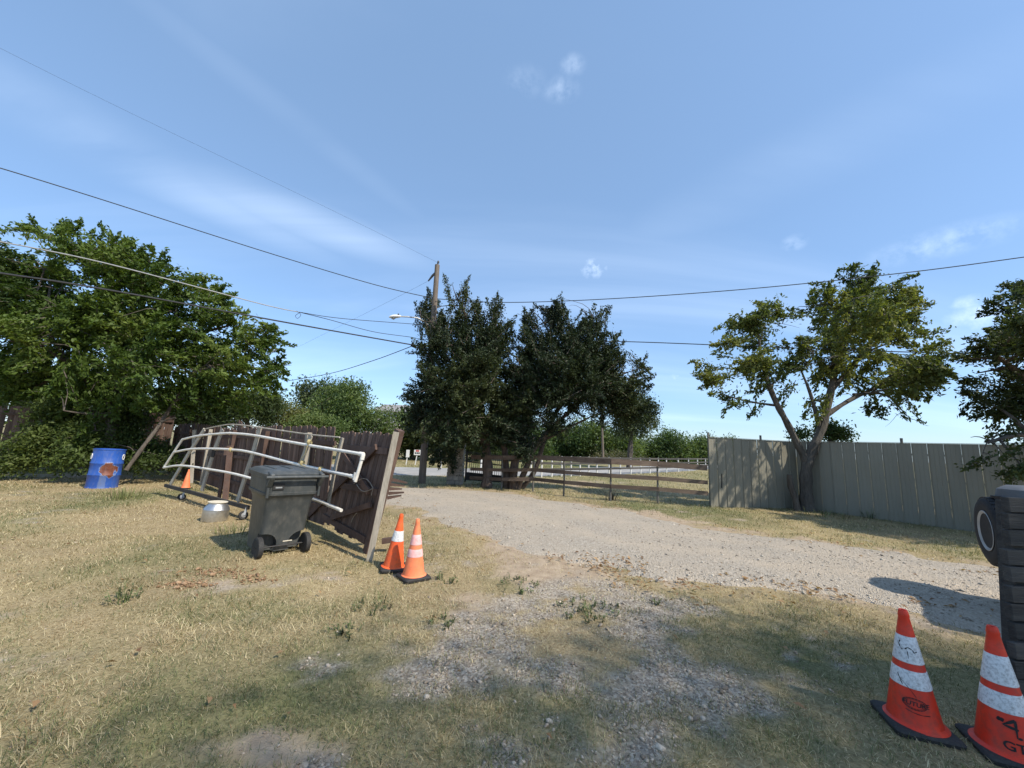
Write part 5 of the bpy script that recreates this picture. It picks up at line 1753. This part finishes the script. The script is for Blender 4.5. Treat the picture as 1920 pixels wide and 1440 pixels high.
# ------------------------------------------------------------------ roadside signs and stakes, far house
def sign(label, u, vb, vt, d, w, h, lean, red=True):
    b = P(u, vb, d); b.z = 0
    tp = P(u + lean, vt, d)
    t = thing('yard_sign', label, 'sign', b, group='small signs along the road')
    MB().bar(b, tp, .06, .03, (1, 0, 0)).build('stake', M['white_paint'], t)
    pl = MB().box(tp + Vector((0, -.035, -.05)), (w, .02, h)).build('board', M['white_paint'], t)
    if red:
        MB().box(tp + Vector((0, -.048, h * .30 - .05)), (w * .5, .004, h * .3)).build('red_heading', M['red_paint'], pl)
        for k in range(3):
            MB().box(tp + Vector(((k - 1) * w * .26, -.048, -h * .12 - .05)), (w * .2, .004, h * .3)).build('dark_print', M['black_paint'], pl)


sign('small white sign with red heading on a leaning stake across road', 778, 873, 847, 27, .46, .36, 5)
sign('narrow tilted white sign showing just past the wooden gate', 762, 862, 849, 26.5, .22, .5, 3, False)
for u, vt, lab in ((827, 845, 'plain white marker stake between utility pole and stone pillar'), (902, 862, 'short white marker stake showing through the iron gate')):
    b = P(u, 872, 25.5); b.z = 0
    o = MB().bar(b, P(u + 1, vt, 25.5), .1, .06, (1, 0, 0)).build('marker_stake', M['white_paint'], None, bevel=.01)
    tag(o, lab, 'stake')
b = P(1131, 868, 42); b.z = 0
o = MB().tube([b, P(1128, 770, 42)], [.14, .1], 8).build('far_pole', M['pole_wood'], None, True)
tag(o, 'slender distant pole before the tree line right of junipers', 'pole')

hx = P(738, 775, 75)
hs = thing('far_house', 'distant pale house roof showing above trees left of the pole', 'house', (hx.x, 75, 0))
zr = P(738, 762, 75).z; ze = P(738, 772, 75).z
MB().box((hx.x, 77, ze / 2), (7, 5, ze)).build('wall', M['siding'], hs)
x0, x1 = hx.x - 4.2, hx.x + 4.2
MB().add([(x0, 73.9, ze), (x1, 73.9, ze), (x1, 80.1, ze), (x0, 80.1, ze), (x0 + 1.6, 77, zr + .5), (x1 - 1.6, 77, zr + .5)], [(0, 1, 5, 4), (1, 2, 5), (2, 3, 4, 5), (3, 0, 4), (3, 2, 1, 0)]).build('roof', M['roof'], hs)
for k in (-1.8, .2, 2.0):
    w = MB().box((hx.x + k, 74.46, ze - 1.3), (1.0, .08, 1.3)).build('window', M['white_paint'], hs)
    MB().box((hx.x + k, 74.41, ze - 1.3), (.8, .04, 1.1)).build('pane', M['window'], w)

# ------------------------------------------------------------------ trailer with spare wheel, and the board screen at the right edge
ax = Vector((-.81, .59, 0)).normalized()           # the way the spare wheel faces
fwd = -ax
sidev = Vector((.59, .81, 0)).normalized()
sc = P(1880, 998, 4.95)
tr = thing('utility_trailer', 'dark trailer with a spare off-road wheel on its end, mostly hidden at right', 'trailer', (sc.x, sc.y, 0))
qw = ax.to_track_quat('Z', 'X').to_matrix()
RW = .41
w = MB().lathe([(.235, -.13), (.30, -.145), (.37, -.14), (.40, -.115), (RW, -.07), (RW, .07), (.40, .115), (.37, .14), (.30, .145), (.235, .13)], 40, sc, axis=qw).build('spare_wheel', M['tyre'], tr, True)
MB().lathe([(.195, .10), (.235, .13), (.243, .142), (.236, .146), (.20, .125)], 40, sc, axis=qw).build('rim_ring', M['grey_metal'], w, True)
mb = MB()
mb.lathe([(.0, .03), (.06, .05), (.07, .06), (.075, .05), (.2, .07), (.215, .11), (.2, .02), (0, .01)], 32, sc, axis=qw)
for k in range(6):
    a = k * math.pi / 3
    c = sc + qw @ Vector((.12 * math.cos(a), .12 * math.sin(a), .08))
    mb.bar(sc + qw @ Vector((.05 * math.cos(a), .05 * math.sin(a), .07)), sc + qw @ Vector((.2 * math.cos(a), .2 * math.sin(a), .085)), .05, .03, qw @ Vector((-math.sin(a), math.cos(a), 0)))
mb.build('rim', M['tyre'], w)
for k in range(36):
    a = 2 * math.pi * k / 36
    e = qw @ Vector((math.cos(a), math.sin(a), 0)); tn = qw @ Vector((-math.sin(a), math.cos(a), 0))
    for s in (-1, 1):
        MB().bar(sc + e * (RW + .004) + ax * (.02 * s + (.02 if k % 2 else -.02)), sc + e * (RW - .006) + ax * (.118 * s), .052, .016, tn).build('tread_block', M['tyre'], w)
end = sc + fwd * .22
co = end + sidev * .2
cn = end - sidev * 1.35
Lt = 2.7
for z in (.62, .795, .97, 1.145):
    MB().bar(co + Vector((0, 0, z - co.z)), cn + Vector((0, 0, z - cn.z)), .172, .03, (0, 0, 1)).build('end_board', M['dark_board'], tr)
    for e in (co, cn):
        MB().bar(e + fwd * .04 + Vector((0, 0, z - e.z)), e + fwd * Lt + Vector((0, 0, z - e.z)), .172, .03, (0, 0, 1)).build('side_board', M['dark_board'], tr)
for e in (co, cn):
    for k in (.06, Lt / 2, Lt - .04):
        c = e + fwd * k; c.z = 0
        MB().bar(c + Vector((0, 0, .5)), c + Vector((0, 0, 1.22)), .06, .06, fwd).build('stake_post', M['dark_metal'], tr)
cc = (co + cn) / 2 + fwd * Lt / 2
Rz = Matrix.Rotation(math.atan2(fwd.y, fwd.x), 3, 'Z')
MB().box((cc.x, cc.y, .5), (Lt, 1.5, .07), Rz).build('bed', M['dark_board'], tr)
MB().bar(sc - ax * .05, end, .12, .12, (0, 0, 1)).build('wheel_carrier', M['dark_metal'], tr)
for s in (-1, 1):
    c = cc + sidev * (.92 * s) + fwd * .3; c.z = .34
    qs = (sidev * s).to_track_quat('Z', 'X').to_matrix()
    ww = MB().lathe([(.2, -.1), (.32, -.1), (.34, -.07), (.34, .07), (.32, .1), (.2, .1)], 28, c, axis=qs).build('road_wheel', M['tyre'], tr, True)
    MB().lathe([(0, .04), (.08, .06), (.2, .05), (.2, -.05), (0, -.05)], 20, c, axis=qs).build('rim', M['grey_metal'], ww, True)
tj = cc + fwd * (Lt / 2 + 1.1); tj.z = .45
for s in (-.4, .4):
    MB().bar(cc + fwd * (Lt / 2 - .05) + sidev * s + Vector((0, 0, .45 - cc.z)), tj, .06, .06, (0, 0, 1)).build('drawbar', M['dark_metal'], tr)
MB().tube([tj + Vector((0, 0, -.45)), tj + Vector((0, 0, .15))], .03, 8).build('jack_stand', M['dark_metal'], tr, True)

tb_ = P(1906, 925, 4.75)
tub = thing('plastic_tub', 'grey rounded plastic tub just above the spare wheel at right edge', 'tub', (tb_.x + .08, tb_.y, 0))
c = Vector((tb_.x + .12, tb_.y - .02, 0))
mb = MB(); loft(mb, [(.54, .5, .4, .1, c.x - tub.location.x, c.y - tub.location.y), (1.2, .52, .42, .1, c.x - tub.location.x, c.y - tub.location.y), (1.42, .46, .38, .12, c.x - tub.location.x, c.y - tub.location.y), (1.47, .34, .28, .12, c.x - tub.location.x, c.y - tub.location.y)])
mb.build('tub_body', M['tub_grey'], tub, True, local=True)
mb = MB(); loft(mb, [(1.30, .535, .435, .1, c.x - tub.location.x, c.y - tub.location.y), (1.33, .535, .435, .1, c.x - tub.location.x, c.y - tub.location.y)])
mb.build('rim_band', M['dark_metal'], tub, True, local=True)

s0 = P(1896, 1340, 2.74); s0.z = 0
slean = (P(1880, 940, 2.74).x - s0.x) / 1.45
scr = thing('board_screen', 'dark weathered horizontal boards stacked as a screen at right edge', 'screen', s0)
rb_ = random.Random(12)
z = .03
k = 0
while z < 1.44:
    h = rb_.uniform(.094, .104)
    j = rb_.uniform(-.008, .008)
    tl = rb_.uniform(-.004, .004)
    a = s0 + Vector((j + slean * z, rb_.uniform(-.012, .012), z + h / 2)); b = a + Vector((1.7, .0, tl * 5))
    MB().bar(a, b, h, .045, (0, 0, 1)).build('board', M['dark_board'], scr, bevel=.004)
    z += h + (rb_.uniform(.006, .014) if k not in (4, 7, 9, 12) else .026)
    k += 1
for x in (.14, .95, 1.6):
    MB().bar(s0 + Vector((x, .075, -.05)), s0 + Vector((x + slean * 1.45, .075, 1.45)), .09, .09, (1, 0, 0)).build('post', M['dark_board'], scr)

# ------------------------------------------------------------------ weeds and tufts
def tuft(label, u, v, n, h, spread, pal, name='weed', leafy=True, seed=0, lw=.012, cat='weed'):
    r = np.random.default_rng(seed)
    b = G(u, v)
    t = thing(name, label, cat, b, group='weeds in the yard')
    V, Fc, C = [], [], []
    mbs = MB()
    cols = []
    for i in range(n):
        a = r.uniform(0, 6.28); rr = spread * r.random() ** .7
        p = b + Vector((math.cos(a) * rr, math.sin(a) * rr, -.01))
        out = Vector((math.cos(a) * r.uniform(.1, .6), math.sin(a) * r.uniform(.1, .6), 1)).normalized()
        hh = h * r.uniform(.5, 1.1)
        q = p + out * hh
        m = p.lerp(q, .55) + Vector((0, 0, hh * .08))
        s = Vector((-math.sin(a + r.uniform(-1, 1)), math.cos(a), 0)).normalized() * (lw * .5)
        k = len(V)
        V += [p - s, p + s, m + s * .8, m - s * .8, q]
        Fc += [(k, k + 1, k + 2), (k, k + 2, k + 3), (k + 3, k + 2, k + 4)]
        c = np.array(pal[0]) * (1 - r.random()) + np.array(pal[1]) * r.random()
        C += [c] * 5
        if leafy:
            for j in range(7):
                o = p.lerp(q, r.uniform(.3, 1)); dr = Vector(r.normal(0, 1, 3)); dr.z = abs(dr.z) * .5; dr.normalize()
                sd = dr.cross(Vector((0, 0, 1))).normalized(); l = r.uniform(.015, .034)
                k = len(V)
                V += [o, o + dr * l * .5 + sd * l * .3, o + dr * l, o + dr * l * .5 - sd * l * .3]
                Fc += [(k, k + 1, k + 2), (k, k + 2, k + 3)]
                c2 = c * r.uniform(.7, 1.2)
                C += [c2] * 4
    np_mesh('foliage', np.array([v[:] for v in V]), np.array(Fc), M['grass'], t, np.array(C))


GW = [(.075, .10, .04), (.18, .2, .09)]
DW = [(.10, .12, .045), (.24, .24, .1)]
tuft('tall wispy green grass tuft in front of the blue drum', 236, 935, 140, .32, .42, DW, 'grass_tuft', False, 1, .01, 'grass tuft')
tuft('upright leafy weed alone in the left lawn', 232, 1128, 22, .17, .14, GW, seed=2)
tuft('green weed growing through the bin end of the wooden gate', 640, 985, 34, .3, .2, GW, seed=3)
tuft('leafy weed right beside the faded cone base', 835, 1090, 16, .09, .15, GW, seed=4)
tuft('dark green weed on the near gravel left of the patch', 830, 1170, 12, .06, .12, GW, seed=5)
tuft('low dark green weed in the lawn below the two left cones', 700, 1140, 18, .08, .2, GW, seed=6)
tuft('spreading green weed mat at the sandy driveway mouth', 1105, 1142, 60, .06, .34, GW, seed=7)
tuft('weed clump at the driveway corner above the weed mat', 975, 1098, 34, .07, .28, GW, seed=8)
tuft('small weed on the driveway edge near gravel tongue', 1230, 1132, 8, .07, .06, GW, seed=9)
tuft('weed in the lawn lower left of the cones', 640, 1190, 16, .09, .14, GW, seed=10)
tuft('dry grass clump under the low end of the wooden gate', 590, 975, 80, .42, .25, [(.22, .17, .09), (.38, .31, .18)], 'grass_tuft', False, 11, .01, 'grass tuft')
tuft('dark weed clump at a post foot of the rail fence', 1146, 938, 40, .42, .2, [(.08, .065, .05), (.13, .11, .08)], 'grass_tuft', True, 12, .015, 'grass tuft')
tuft('low weeds at the foot of the forked tree', 1545, 968, 50, .22, .6, GW, seed=13)
tuft('leafy weed against the steel fence right of the tree', 1632, 972, 24, .3, .16, GW, seed=14)
tuft('green weed tuft left of the bin in the lawn', 440, 1000, 60, .2, .3, DW, 'grass_tuft', False, 15, .01, 'grass tuft')
